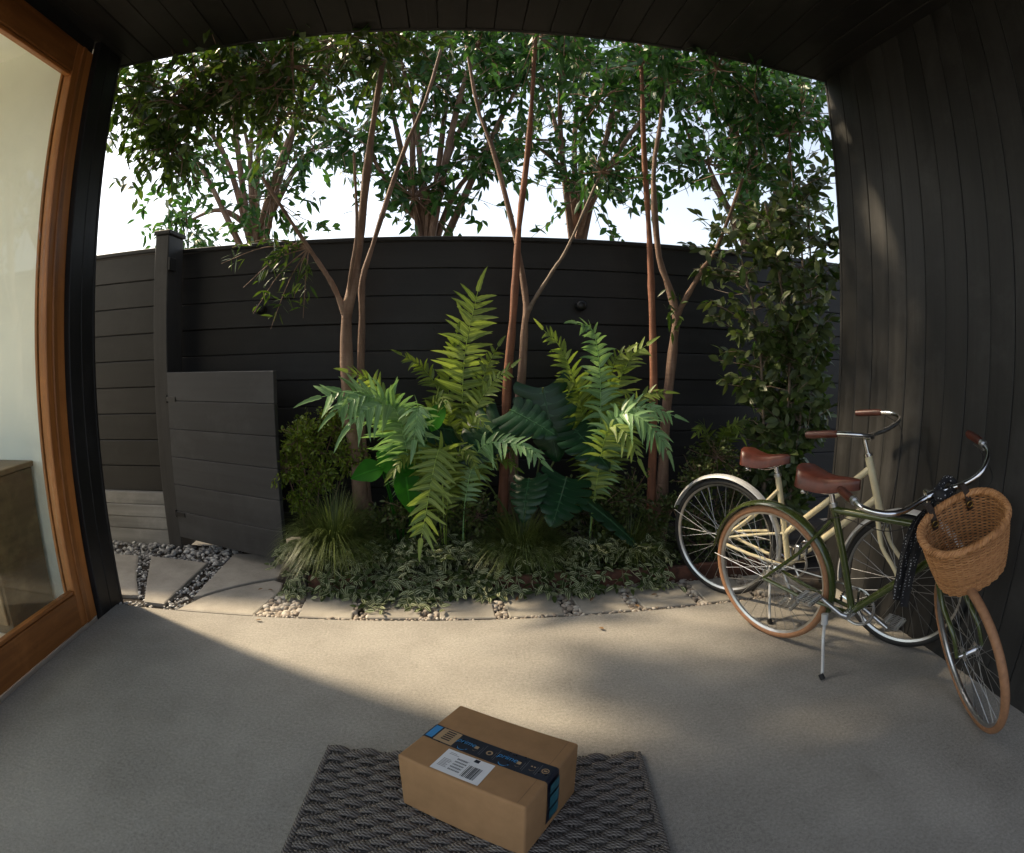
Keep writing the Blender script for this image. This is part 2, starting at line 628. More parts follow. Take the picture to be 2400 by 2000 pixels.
def unit(v):
    v = np.array(v, float)
    return v / (np.linalg.norm(v) + 1e-12)
# ================================================================== the setting
R_ = random.Random(7)

g = MB().add([(-150, -150, -.075), (150, -150, -.075), (150, 150, -.075), (-150, 150, -.075)], [(0, 1, 2, 3)])
structure(g.build('ground', 'ground_dirt', smooth=False))

# concrete porch slab, its front edge at y = 2.66
s = MB().bbox((-1.93, -14.0, -.14), (2.30, 2.66, 0.0), .006)  # unseen rear part extended far back to bounce sunlight onto bed and porch
structure(s.build('porch_slab', 'concrete', smooth=False))

# ---- garden path: irregular flagstones at the left, a row of square pavers in pebbles in front of the bed
path = thing('garden_path', None, None, (0, 0, 0))
structure(path)
base = MB().box((-5.0, 2.665, -.06), (2.6, 3.80, -.030))
base.build('pebble_base', 'soil', path, smooth=False)


def slab_poly(poly, z0, z1, b=.006):
    mb = MB()
    n = len(poly)
    cx = sum(q[0] for q in poly) / n; cy = sum(q[1] for q in poly) / n
    ins = [(q[0] + (cx - q[0]) * b / .15, q[1] + (cy - q[1]) * b / .15) for q in poly]
    V = [(q[0], q[1], z0) for q in poly] + [(q[0], q[1], z1 - b * .7) for q in poly] + [(q[0], q[1], z1) for q in ins]
    F = [tuple(range(2 * n, 3 * n))]
    for i in range(n):
        j = (i + 1) % n
        F.append((i, j, n + j, n + i)); F.append((n + i, n + j, 2 * n + j, 2 * n + i))
    mb.add(V, F)
    return mb


curve = [(-1.46, 2.845), (-1.40, 2.92), (-1.31, 3.01), (-1.21, 3.09), (-1.10, 3.155)]
curve_up = [(x - .008, y + .045) for x, y in curve]
flags = [
    [(-3.2, 2.78), (-1.985, 2.80), (-1.87, 2.82), (-2.02, 3.06), (-2.23, 3.46), (-3.2, 3.45)],
    [(-1.78, 2.735), (-1.645, 2.73), (-1.65, 3.40), (-2.12, 3.46), (-1.95, 3.09)],
    [(-1.515, 2.86)] + curve_up + [(-1.02, 3.34), (-1.30, 3.62), (-1.53, 3.60)],
    [(-1.535, 2.672), (-1.08, 2.672), (-1.02, 3.00), (-1.04, 3.12)] + curve[::-1],
]
for i, q in enumerate(flags):
    slab_poly(q, -.05, -.004 + .003 * (i % 2)).build('flagstone', 'paver_stone', path, smooth=False)
for i, (x0, x1) in enumerate([(-.835, -.555), (-.475, -.195), (-.105, .170), (.243, .530), (.612, .885), (.958, 1.25), (1.325, 1.62), (1.70, 2.0)]):
    jit = [R_.uniform(-.008, .008) for _ in range(8)]
    q = [(x0 + jit[0], 2.690 + jit[1] * .5), (x1 + jit[2], 2.690 + jit[3] * .5), (x1 + jit[4] - .012, 3.005 + jit[5]), (x0 + jit[6] - .012, 3.005 + jit[7])]
    slab_poly(q, -.05, -.002 + R_.uniform(-.003, .003)).build('paver', 'paver_stone', path, smooth=False)

# pebbles: in the joints, in the fan beside the bed, along the foot of the plinth
ICO = []
ph = (1 + 5 ** .5) / 2
iv = [unit(q) for q in [(-1, ph, 0), (1, ph, 0), (-1, -ph, 0), (1, -ph, 0), (0, -1, ph), (0, 1, ph), (0, -1, -ph), (0, 1, -ph), (ph, 0, -1), (ph, 0, 1), (-ph, 0, -1), (-ph, 0, 1)]]
ifc = [(0, 11, 5), (0, 5, 1), (0, 1, 7), (0, 7, 10), (0, 10, 11), (1, 5, 9), (5, 11, 4), (11, 10, 2), (10, 7, 6), (7, 1, 8), (3, 9, 4), (3, 4, 2), (3, 2, 6), (3, 6, 8), (3, 8, 9), (4, 9, 5), (2, 4, 11), (6, 2, 10), (8, 6, 7), (9, 8, 1)]


def subdiv(V, F):
    V = list(V); cache = {}; out = []

    def mid(a, b):
        k = (min(a, b), max(a, b))
        if k not in cache:
            cache[k] = len(V); V.append(unit(V[a] + V[b]))
        return cache[k]
    for a, b, c in F:
        x, y, z = mid(a, b), mid(b, c), mid(c, a)
        out += [(a, x, z), (b, y, x), (c, z, y), (x, y, z)]
    return V, out


sv, sf = subdiv(iv, ifc)
sv = np.array(sv)


def pebble(mb, x, y, z, r):
    a = R_.uniform(0, 6.28)
    sc = np.array([R_.uniform(.8, 1.35), R_.uniform(.7, 1.0), R_.uniform(.5, .8)]) * r
    V = sv * sc * (1 + .12 * np.sin(sv[:, [1]] * 3 + R_.uniform(0, 6)))
    ca, sa = math.cos(a), math.sin(a)
    tl = R_.uniform(-.35, .35)
    V = np.stack([V[:, 0], V[:, 1] * math.cos(tl) - V[:, 2] * math.sin(tl), V[:, 1] * math.sin(tl) + V[:, 2] * math.cos(tl)], 1)
    V = np.stack([V[:, 0] * ca - V[:, 1] * sa, V[:, 0] * sa + V[:, 1] * ca, V[:, 2]], 1) + [x, y, z]
    mb.add(V, sf)


def inside(poly, x, y):
    c = False
    n = len(poly)
    for i in range(n):
        x1, y1 = poly[i]; x2, y2 = poly[(i + 1) % n]
        if (y1 > y) != (y2 > y) and x < (x2 - x1) * (y - y1) / (y2 - y1) + x1:
            c = not c
    return c


def scatter(mb, poly, n, rmin, rmax, z=-.022, avoid=()):
    xs = [q[0] for q in poly]; ys = [q[1] for q in poly]
    k = 0
    tries = 0
    while k < n and tries < n * 40:
        tries += 1
        x = R_.uniform(min(xs), max(xs)); y = R_.uniform(min(ys), max(ys))
        if not inside(poly, x, y) or any(inside(a, x, y) for a in avoid):
            continue
        pebble(mb, x, y, z + R_.uniform(-.006, .014), R_.uniform(rmin, rmax))
        k += 1


mb = MB()
scatter(mb, [(-1.07, 2.675), (-.845, 2.675), (-.85, 3.02), (-.90, 3.28), (-1.02, 3.28), (-1.01, 3.0)], 300, .014, .025)
for x0, x1 in [(-.555, -.475), (-.195, -.105), (.17, .243), (.53, .612), (.885, .958), (1.25, 1.325), (1.62, 1.70)]:
    scatter(mb, [(x0 - .005, 2.672), (x1 + .005, 2.672), (x1 - .005, 3.03), (x0 - .015, 3.03)], 78, .010, .019)
scatter(mb, [(-1.07, 2.664), (1.9, 2.664), (1.9, 2.692), (-1.07, 2.692)], 330, .005, .011, -.016)
scatter(mb, [(-.86, 3.0), (1.7, 3.0), (1.7, 3.03), (-.86, 3.03)], 240, .005, .012, -.016)
stuff(tag(mb.build('pebble_gravel', 'pebble'), 'tan rounded pebbles filling the joints between the square pavers', 'gravel'))
mb = MB()
scatter(mb, [(-2.26, 3.48), (-2.10, 3.48), (-1.76, 2.74), (-1.90, 2.78)], 190, .006, .012)
scatter(mb, [(-1.645, 2.67), (-1.50, 2.67), (-1.51, 2.86), (-1.53, 3.60), (-1.66, 3.60)], 240, .006, .012)
scatter(mb, [(-3.0, 3.45), (-1.55, 3.42), (-1.45, 3.74), (-3.0, 3.74)], 520, .010, .021)
scatter(mb, [(-2.3, 2.668), (-1.64, 2.668), (-1.76, 2.735), (-2.3, 2.795)], 150, .006, .012)
c2 = [(x - .004, y + .022) for x, y in curve]
for (xa, ya), (xb, yb) in zip(c2, c2[1:]):
    for k in range(16):
        f = R_.random()
        pebble(mb, xa + (xb - xa) * f + R_.uniform(-.012, .012), ya + (yb - ya) * f + R_.uniform(-.014, .014), -.022, R_.uniform(.005, .009))
stuff(tag(mb.build('grey_gravel', 'grey_pebble'), 'small dark grey gravel between the flagstones beside the gate', 'gravel'))

# ---- planting bed: soil, low terracotta edging
mb = MB()
nx, ny = 60, 18
V, F = [], []
for j in range(ny + 1):
    for i in range(nx + 1):
        x = -1.06 + 3.9 * i / nx; y = 3.075 + .90 * j / ny
        V.append((x, y, .045 + .03 * math.sin(x * 5 + y * 7) * math.sin(y * 9) + R_.uniform(-.006, .006)))
for j in range(ny):
    for i in range(nx):
        a = j * (nx + 1) + i
        F.append((a, a + 1, a + nx + 2, a + nx + 1))
mb.add(V, F)
structure(mb.build('bed_soil', 'soil'))
edging = thing('bed_edging', 'low reddish brown edging along the front of the planting bed', 'edging', (-.86, 3.05, 0))
x = 0.0
for i in range(9):
    L = .325
    yy = .004 * math.sin(i * 2.1) + (.012 * max(0, i - 6))
    MB().bbox((x, yy - .018, -.05), (x + L - .006, yy + .018, .082 + .004 * math.sin(i * 1.7)), .006).build('edging_block', 'terracotta', edging, smooth=False)
    x += L

# ================================================================== fence, gate, plinth at the back
fence = thing('board_fence', 'tall black stained horizontal board fence behind the planting bed', 'fence', (0.0, 3.96, 0))
BH = .187
bm_ = MB().bbox((-2.02, 0, 0), (3.6, .022, BH - .0035), .004).mesh('board', 'fence_wood', smooth=False)
for i in range(11):
    o = obj('board', bm_, fence)
    o.location = (0, R_.uniform(-.003, .003), .005 + i * BH)
MB().box((-2.06, .0255, 0), (3.6, .034, 11 * BH)).build('light_block_sheet', 'fence_wood', fence, smooth=False)  # unseen sheet added to block light through the gaps between boards
for x in (-.95, .55, 2.05):
    MB().box((x, .036, 0), (x + .09, .12, 2.05)).build('post', 'post_wood', fence, smooth=False)
MB().bbox((-2.04, -.02, 11 * BH + .004), (3.6, .06, 11 * BH + .034), .004).build('cap_rail', 'fence_wood', fence, smooth=False)

nl = MB()
for i in range(11):
    for x in (-1.60, -.905, -.15, .595, 1.35, 2.095):
        for dz in (.035, .145):
            nl.sphere((x + R_.uniform(-.008, .008), -.001, .005 + i * BH + dz), .0042, 6, 4, (1, .4, 1))
stuff(nl.build('nail_heads', 'black_metal', fence))

side = thing('side_fence', 'short run of black fence boards standing on the grey plinth', 'fence', (-2.10, 3.78, 0))
bm_ = MB().bbox((-3.2, 0, 0), (0, .022, BH - .0035), .004).mesh('board', 'fence_wood', smooth=False)
for i in range(9):
    o = obj('board', bm_, side)
    o.location = (0, R_.uniform(-.003, .003), .43 + i * BH - .06)
MB().bbox((-3.2, -.02, 2.058), (.0, .06, 2.088), .004).build('cap_rail', 'fence_wood', side, smooth=False)

MB().box((-3.2, .0255, .37), (-.002, .034, 2.05)).build('light_block_sheet', 'fence_wood', side, smooth=False)  # added behind the side boards to stop light leaking through

post = thing('gate_post', 'charcoal wooden gate post between the two fence runs', 'post', (-2.045, 3.75, 0))
MB().bbox((-.055, -.045, -.05), (.055, .20, 2.16), .006).build('shaft', 'post_wood', post, smooth=False)
MB().bbox((-.066, -.056, 2.163), (.066, .211, 2.195), .006).build('cap', 'post_wood', post, smooth=False)
MB().bbox((.057, -.048, 1.91), (.074, .05, 2.0), .003).build('bracket', 'post_wood', post, smooth=False)

pl = thing('low_plinth', 'weathered grey low wall of stacked planks under the side fence', 'wall', (-2.105, 3.74, 0))
for i in range(4):
    MB().bbox((-3.2, R_.uniform(-.004, .004), -.05 if i == 0 else i * .0925 + .003), (0, .12, (i + 1) * .0925), .005).build('plank', 'plinth_grey', pl, smooth=False)

# gate leaf hung on the post, swung a little towards the porch
ga = math.atan2(3.35 - 3.745, -1.065 + 1.99)
gate = thing('low_gate', 'low charcoal gate of wide horizontal boards standing ajar', 'gate', M=Matrix.Translation((-1.985, 3.715, 0)) @ Matrix.Rotation(ga, 4, 'Z'))
GW = 1.005
for i in range(6):
    z0 = .065 + i * .192
    MB().bbox((0, -.02, z0), (GW, .012, z0 + .1895), .003).build('board', 'gate_wood', gate, smooth=False)
for x in (.04, GW - .10):
    MB().box((x, .0125, .09), (x + .06, .04, 1.19)).build('batten', 'gate_wood', gate, smooth=False)
for z in (.22, 1.02):
    hg = MB().box((-.012, -.026, z), (.09, -.0205, z + .03))
    hg.tube([(-.012, -.02, z - .01), (-.012, -.02, z + .04)], .008)
    hg.build('hinge', 'black_metal', gate)

# round black garden spotlights on the fence
for i, (x, z, lb) in enumerate([(-1.35, 1.62, 'small round black spotlight on the fence left of the trees'), (.83, 1.62, 'small round black spotlight on the fence behind the right ferns')]):
    L = thing('wall_spotlight', lb, 'light', (x, 3.955, z), 'spotlights on the fence')
    hd = MB()
    prof = [(.0, .034), (.018, .034), (.030, .026), (.037, .012), (.038, -.02), (.033, -.045), (.018, -.058), (.0, -.060)]
    k = 20
    V, F = [], []
    for (r, yy) in prof:
        for j in range(k):
            a = 2 * math.pi * j / k
            V.append((r * math.cos(a), -.075 + yy * -1, r * math.sin(a)))
    for q in range(len(prof) - 1):
        for j in range(k):
            F.append((q * k + j, q * k + (j + 1) % k, (q + 1) * k + (j + 1) % k, (q + 1) * k + j))
    hd.add(V, F)
    hd.build('lamp_head', 'black_metal', L)
    mt = MB().tube([(0, 0, 0), (0, -.008, 0)], .026, 16)
    mt.tube([(0, -.008, 0), (0, -.03, 0)], .009, 8)
    mt.build('mount', 'black_metal', L)

# ================================================================== right wall of upright planks
wall = thing('plank_wall', 'dark brown wall of upright planks behind the bicycles', 'wall', (2.16, 2.82, 0))
pm = MB().bbox((0, -.1375, -.05), (.022, 0, 3.2), .0035).mesh('plank', 'wall_wood', smooth=False)
for i in range(24):
    o = obj('plank', pm, wall)
    o.location = (R_.uniform(-.002, .002), -i * .1410, 0)
MB().box((.024, -3.38, -.05), (.20, 0, 3.2)).build('core', 'wall_wood', wall, smooth=False)
MB().bbox((.0, .003, -.05), (.20, .022, 3.2), .003).build('corner_board', 'wall_wood', wall, smooth=False)

# ================================================================== porch roof: soffit boards, fascia, deck
roof = thing('porch_roof', 'dark boarded porch roof overhead, its edge open to the trees', 'roof', (0, 2.85, 3.04))
cm = MB().bbox((0, -3.1, 0), (.1435, -.026, .02), .0035).mesh('soffit_board', 'ceiling_wood', smooth=False)
for i in range(30):
    o = obj('soffit_board', cm, roof)
    o.location = (-2.04 + i * .147, 0, R_.uniform(-.0015, .0015))
MB().bbox((-2.60, -.024, -.004), (2.6, 0, .20), .004).build('fascia', 'ceiling_wood', roof, smooth=False)
MB().box((-2.08, -3.1, .024), (2.6, -.026, .20)).build('deck', 'roofing', roof, smooth=False)

# ================================================================== house at the left: pier, end wall, room behind the glass
house = thing('house', 'house at the left with a bright white room behind the glass door', 'house', (-1.95, 2.49, 0))
pier_w = MB()
for i in range(2):
    pier_w.bbox((-.02, .004 + i * .108, -.05), (.022, .110 + i * .108, 3.035), .004)
pier_w.build('pier_board', 'pier_wood', house, smooth=False)
MB().bbox((-.50, .2225, -.05), (.022, .245, 3.035), .004).build('pier_end_board', 'pier_wood', house, smooth=False)
MB().box((-3.95, .075, -.05), (-.022, .2220, 3.3)).build('end_wall', 'plaster_white', house, smooth=False)
MB().box((-3.95, -4.5, -.10), (-.02, .074, -.01)).build('room_floor', 'floor_wood', house, smooth=False)
MB().box((-4.1, -4.5, -.05), (-3.952, .222, .25)).build('side_wall', 'plaster_white', house, smooth=False)
MB().bbox((-3.95, -.62, 2.90), (-.06, -.42, 3.16), .006).build('ceiling_beam', 'plaster_white', house, smooth=False)
MB().box((-3.0, -3.2, 3.165), (-.112, .074, 3.26)).build('room_ceiling', 'plaster_white', house, smooth=False)
MB().box((-.11, -4.5, 2.965), (-.02, .0, 3.30)).build('header', 'pier_wood', house, smooth=False)

door = thing('glass_door', 'large glass door in a warm orange brown wooden frame', 'door', (-1.955, 2.49, 0))
MB().bbox((-.055, -.158, .004), (.0, -.004, 2.955), .004).build('stile', 'door_wood', door, smooth=False)
MB().bbox((-.075, -.166, .19), (-.057, -.120, 2.80), .003).build('stile_inner', 'door_wood', door, smooth=False)
MB().bbox((-.004, -.112, .006), (.010, -.072, 2.953), .005).build('stile_moulding', 'door_wood', door, smooth=False)
MB().bbox((-.0545, -3.2, .005), (.001, -.160, .185), .004).build('bottom_rail', 'door_wood_rail', door, smooth=False)
MB().bbox((-.0545, -3.2, 2.785), (.001, -.160, 2.955), .004).build('top_rail', 'door_wood_rail', door, smooth=False)
MB().bbox((-.045, -3.2, .187), (-.008, -.160, .205), .003).build('glazing_bead', 'door_wood_rail', door, smooth=False)
MB().bbox((-.045, -3.2, 2.765), (-.008, -.160, 2.783), .003).build('glazing_bead', 'door_wood_rail', door, smooth=False)
MB().box((-.030, -3.2, .206), (-.024, -.160, 2.764)).build('pane', 'glass', door, smooth=False)

cab = thing('wooden_cabinet', 'brown wooden cabinet inside the room behind the glass', 'cabinet', (-2.30, 2.14, -.01))
MB().bbox((-.72, .0, .0), (.0, .395, .80), .004).build('carcass', 'cabinet_wood', cab, smooth=False)
MB().bbox((-.735, -.012, .803), (.012, .405, .832), .004).build('top', 'cabinet_wood', cab, smooth=False)
for i in range(2):
    MB().bbox((-.70 + i * .35, -.020, .06), (-.37 + i * .35, -.002, .78), .004).build('cabinet_door', 'cabinet_wood', cab, smooth=False)
# ================================================================== bicycles
WR = .333                                             # wheel radius


def bike_matrix(rear, front, lean):
    r = np.array([*rear, 0.]); d = unit(np.array([*front, 0.]) - r)
    s_ = np.array([-d[1], d[0], 0.]); z = np.array([0, 0, 1.])
    up = math.cos(lean) * z + math.sin(lean) * s_
    lat = math.cos(lean) * s_ - math.sin(lean) * z
    M = Matrix.Identity(4)
    for i in range(3):
        M[i][0], M[i][1], M[i][2], M[i][3] = d[i], lat[i], up[i], r[i]
    return M


def steer_matrix(p, axis, delta):
    return Matrix.Translation(p) @ Matrix.Rotation(delta, 4, Vector(axis)) @ Matrix.Translation(-Vector(p))


def xf(mb, S):
    if S is not None:
        mb.v = [tuple(S @ Vector(q)) for q in mb.v]
    return mb


def make_wheel(parent, hub, tyre_mat, S=None, gear=False):
    c = np.array([hub[0], 0, hub[1]]); u = (1, 0, 0); v = (0, 0, 1)
    rim = MB().profile_ring(c, u, v, [(.313, -.011), (.303, -.012), (.293, -.006), (.291, 0), (.293, .006), (.303, .012), (.313, .011), (.307, 0)], 72)
    w = xf(rim, S).build('wheel', 'alu', parent, angle=35)
    ty = MB().ring(c, u, v, WR - .0175, .0175, 72, 12)
    xf(ty, S).build('tyre', tyre_mat, w)
    sp = MB()
    n = 32
    for i in range(n):
        a = 2 * math.pi * i / n
        side = 1 if i % 2 else -1
        off = (.42 if (i // 2) % 2 else -.42)
        p0 = c + .024 * np.array([math.cos(a + off * 3), 0, math.sin(a + off * 3)]) + np.array([0, side * .028, 0])
        p1 = c + .295 * np.array([math.cos(a), 0, math.sin(a)])
        sp.tube([p0, p1], .00125, 5, cap=False)
    stuff(xf(sp, S).build('spokes', 'spoke_steel', w))
    hb = MB().tube([c + [0, -.05, 0], c + [0, -.034, 0], c + [0, -.028, 0], c + [0, -.022, 0], c + [0, 0, 0], c + [0, .022, 0], c + [0, .028, 0], c + [0, .034, 0], c + [0, .05, 0]],
                   [.006, .010, .030, .017, .014, .017, .030, .010, .006], 14)
    if gear:
        hb.tube([c + [0, .034, 0], c + [0, .038, 0]], .034, 20)
    xf(hb, S).build('hub', 'chrome', w, angle=30)
    return w


def fender(parent, hub, a0, a1, mat, S=None, R=WR + .012, hw=.027, name='fender'):
    c = np.array([hub[0], 0, hub[1]])
    outer = []
    for i in range(9):
        b = -1 + 2 * i / 8
        outer.append((R + .013 * (1 - b * b), hw * b))
    inner = [(r - .0025, s_) for r, s_ in outer[::-1]]
    mb = MB().profile_ring(c, (1, 0, 0), (0, 0, 1), outer + inner, 44, RAD(a0), RAD(a1))
    return xf(mb, S).build(name, mat, parent, angle=50)


def saddle(parent, nose, rear, mat='brown_leather'):
    """leather saddle from rear to nose (points in the bicycle's side plane)"""
    n = np.array([nose[0], 0, nose[1]]); r = np.array([rear[0], 0, rear[1]])
    d = n - r; L = np.linalg.norm(d); d /= L
    up = np.array([-d[2], 0, d[0]])
    V, F = [], []
    K = 18; Q = 14
    for i in range(K + 1):
        f = i / K
        w = .020 + .080 * (1 - f) ** 1.15 * (1 - .25 * (1 - f) ** 6)
        if f < .12: w *= math.sqrt(max(0.02, 1 - ((.12 - f) / .12) ** 2 * .75))
        if f > .92: w *= math.sqrt(max(.05, 1 - ((f - .92) / .08) ** 2 * .9))
        sag = .012 * math.cos(f * math.pi * 2) * (1 - f * .5)
        depth = .042 * (1 - f) ** .9 + .020
        top = .008 * (1 - f) + sag
        for j in range(Q):
            b = math.pi * (j / (Q - 1)) * 1.0
            x = w * math.cos(b)
            z = math.sin(b) ** .75 * .028
            k = abs(math.cos(b))
            z = top + z - depth * max(0, k - .75) / .25 * .75
            V.append(r + d * (f * L) + up * z + np.array([0, x, 0]))
    for i in range(K):
        for j in range(Q - 1):
            a = i * Q + j
            F.append((a, a + 1, a + Q + 1, a + Q))
    F.append(tuple(range(Q)))
    F.append(tuple(range(K * Q, K * Q + Q))[::-1])
    # closing skin underneath
    o = len(V)
    for i in range(K):
        a = i * Q
        F.append((a, a + Q, a + 2 * Q - 1, a + Q - 1))
    mb = MB().add(V, F)
    s_ = mb.build('saddle', mat, parent, angle=60)
    rails = MB()
    for sd in (-1, 1):
        rails.tube(bez([r + d * .045 + up * -.02 + [0, sd * .035, 0], r + d * .09 + up * -.045 + [0, sd * .024, 0], r + d * .16 + up * -.045 + [0, sd * .022, 0], n - d * .03 + up * -.012 + [0, sd * .008, 0]], 12), .0035, 6)
        cc = r + d * .05 + up * -.045 + np.array([0, sd * .045, 0])
        rails.tube([cc + up * (.03 * (k / 40) - .015) + .014 * np.array([math.cos(k * .6), math.sin(k * .6), 0]) for k in range(41)], .0028, 5)
    rails.build('saddle_rails', 'chrome', s_)
    return s_


def pedal(parent, c, mat='alu'):
    c = np.array(c)
    mb = MB()
    for x in (-.03, .03):
        mb.bbox(c + [x - .006, -.042, -.010], c + [x + .006, .042, .010], .003)
    for k in range(7):
        y = -.04 + k * .0133
        for zz in (-.009, .009):
            mb.tube([c + [-.042, y, zz], c + [.042, y, zz]], .0022, 5)
    for x in (-.042, .042):
        mb.tube([c + [x, -.045, 0], c + [x, .045, 0]], .0045, 6)
    mb.tube([c + [0, -.04, 0], c + [0, .055, 0]], .006, 8)
    return mb.build('pedal', mat, parent)


def drivetrain(parent, bb, hub, crank_ang, ring_side=1):
    """crank arms, chainring and chain; near side is -y"""
    c = np.array([bb[0], 0, bb[1]])
    y = .045 * ring_side
    ring = MB().profile_ring(c + [0, y, 0], (1, 0, 0), (0, 0, 1), [(.078, -.0015), (.090, -.0015), (.090, .0015), (.078, .0015)], 60)
    for k in range(5):
        a = k * 2 * math.pi / 5 + .3
        ring.tube([c + [0, y, 0], c + [.082 * math.cos(a), y, .082 * math.sin(a)]], .006, 6)
    for k in range(44):
        a = k * 2 * math.pi / 44
        e = np.array([math.cos(a), 0, math.sin(a)])
        ring.box(*(lambda q: (q - [.0025, .0012, .0025], q + [.0025, .0012, .0025]))(c + [0, y, 0] + e * .0915))
    ring.build('chainring', 'chrome', parent, angle=30)
    h = np.array([hub[0], 0, hub[1]])
    ch = MB()
    r1, r2 = .089, .034
    for sgn in (1, -1):
        ch.tube([h + [0, y, sgn * r2], c + [0, y, sgn * r1]], .0038, 6)
    ch.tube([h + [r2 * math.cos(a), y, r2 * math.sin(a)] for a in np.linspace(math.pi / 2, 3 * math.pi / 2, 14)], .0038, 6)
    ch.tube([c + [r1 * math.cos(a), y, r1 * math.sin(a)] for a in np.linspace(-math.pi / 2, math.pi / 2, 20)], .0038, 6)
    ch.build('chain', 'spoke_steel', parent)
    MB().tube([c + [0, -.05, 0], c + [0, .05, 0]], .021, 16).build('bottom_bracket', 'chrome', parent, angle=30)
    e = np.array([math.cos(crank_ang), 0, math.sin(crank_ang)])
    for sd in (-1, 1):
        yy = sd * .066
        tip = c + [0, yy, 0] + e * .170 * (1 if sd < 0 else -1)
        MB().tube([c + [0, yy * .8, 0], c + [0, yy, 0] + e * .02 * (1 if sd < 0 else -1), tip], [.014, .0115, .009], 10).build('crank_arm', 'alu', parent)
        pedal(parent, tip + np.array([0, sd * .058, 0]))


def bars(parent, clamp, half, grip_mat, S, grip_len=.115, r=.0112):
    pts = [np.array([clamp[0] + f, l, clamp[1] + u]) for f, l, u in half]
    left = [np.array([q[0], q[1], q[2]]) for q in pts]
    right = [np.array([q[0], -q[1], q[2]]) for q in pts]
    cl = bez(right[::-1] + left[1:], 60)
    hb = xf(MB().tube(cl, r, 10), S).build('handlebar', 'chrome', parent)
    for side in (cl, cl[::-1]):
        acc = 0; gp = [side[0]]
        for a, b in zip(side, side[1:]):
            acc += np.linalg.norm(b - a); gp.append(b)
            if acc > grip_len: break
        gp[0] = gp[0] - unit(gp[1] - gp[0]) * .004
        xf(MB().tube(gp, [.0150] + [.0165] * (len(gp) - 2) + [.0150], 12), S).build('grip', grip_mat, hb)
    return hb


def seat_cluster(parent, top, clamp):
    t_ = np.array([top[0], 0, top[1]]); c = np.array([clamp[0], 0, clamp[1]])
    MB().tube([t_ - (c - t_) * .5, c], .0128, 12).build('seat_post', 'chrome', parent)
    MB().tube([t_ + (t_ - c) * .12, t_ + (c - t_) * .16], .0195, 14).build('seat_clamp', 'alu', parent, angle=30)


# ---------------------------------------------------------------- green bicycle with the basket
GM = bike_matrix((1.46, 2.26), (1.906, 1.274), -.147)
green = thing('bicycle', 'dark green bicycle with tan tyres and a wicker basket, nearest the camera', 'bicycle', M=GM)
A = lambda a, b, l=0.: np.array([a, l, b])
hub_r, bb = (0.0, WR), (.452, .290)
ax_top, ax_bot = A(.772, .775), A(.836, .632)
axis = unit(ax_top - ax_bot)
GS = steer_matrix(ax_top, axis, RAD(-46))
hub_f = (1.050, WR)
fr = MB()
fr.tube([A(*bb), A(.316, .742)], .0162, 12)                       # seat tube
fr.tube([A(.322, .722), ax_top - axis * .03], .0158, 12)          # top tube
fr.tube([A(*bb), ax_bot + axis * .03], .0180, 12)                 # down tube
for sd in (-1, 1):
    fr.tube([A(0, WR, sd * .058), A(.18, .505, sd * .045), A(.318, .68, sd * .014)], .0080, 8)     # seat stays
    fr.tube([A(0, WR, sd * .058), A(.20, .300, sd * .046), A(bb[0] - .01, bb[1], sd * .020)], .0088, 8)  # chain stays
fr.build('frame', 'green_paint', green)
MB().tube([ax_top + axis * .016, ax_bot - axis * .016], .0185, 14).build('head_tube', 'green_paint', green)
for q in (ax_top + axis * .016, ax_bot - axis * .028):
    MB().tube([q, q + axis * .014], .0215, 16).build('headset_ring', 'chrome', green, angle=30)
fk = MB()
crown = ax_bot - axis * .034
fk.tube([crown + [0, -.045, 0], crown + [0, .045, 0]], .013, 10)
for sd in (-1, 1):
    fk.tube(bez([crown + [0, sd * .042, 0], crown - axis * .12 + [.0, sd * .050, 0], A(hub_f[0] - .045, WR + .09, sd * .054), A(hub_f[0], WR, sd * .056)], 12), [.0125] * 4 + [.0105] * 5 + [.0085] * 4, 10)
xf(fk, GS).build('fork', 'green_paint', green)
make_wheel(green, hub_r, 'tan_rubber', gear=True)
make_wheel(green, hub_f, 'tan_rubber', GS)
fender(green, hub_r, -14, 172, 'green_paint')
fs = MB()
for sd in (-1, 1):
    fs.tube([A(0, WR, sd * .05), A(-.335, WR + .02, sd * .024)], .002, 5)
fs.build('fender_stay', 'spoke_steel', green)
seat_cluster(green, (.316, .742), (.300, .800))
saddle(green, (.437, .838), (.145, .842))
st = MB()
clamp_pt = ax_top + axis * .115 + A(.055, .010)
st.tube([ax_top + axis * .01, ax_top + axis * .10], .0115, 12)
st.tube([ax_top + axis * .095, ax_top + axis * .112, clamp_pt], .0120, 12)
st.tube([clamp_pt + [0, -.022, 0], clamp_pt + [0, .022, 0]], .017, 14)
xf(st, GS).build('stem', 'chrome', green)
bars(green, (clamp_pt[0], clamp_pt[2]), [(0, 0, 0), (.008, .06, .0), (.038, .135, .012), (.045, .205, .035), (-.005, .268, .058), (-.085, .285, .060), (-.205, .295, .045)], 'brown_leather', GS, .12)
drivetrain(green, bb, hub_r, RAD(157), 1)
ks = MB()
foot = GM.inverted() @ Vector((1.484, 1.787, .006))
ks.tube([A(.345, .262, -.05), A(.352, .215, -.056)], .016, 10)
ks.tube(bez([A(.352, .225, -.056), A(.366, .150, -.075), np.array(foot) * .5 + A(.372, .135, -.08) * .5, np.array(foot)], 10), .0075, 8)
ks.build('kickstand', 'silver_paint', green)
MB().tube([np.array(foot) + [-.01, 0, .016], np.array(foot) + [.006, -.002, -.004]], .012, 8).build('kickstand_foot', 'rubber', green)
br = MB()
for sd in (-1, 1):
    br.bbox(A(.165, .50, sd * .03) - [.012, .010, .035], A(.165, .50, sd * .03) + [.012, .010, .035], .003)
br.tube([A(.18, .545, -.03), A(.20, .55, 0), A(.18, .545, .03)], .006, 8)
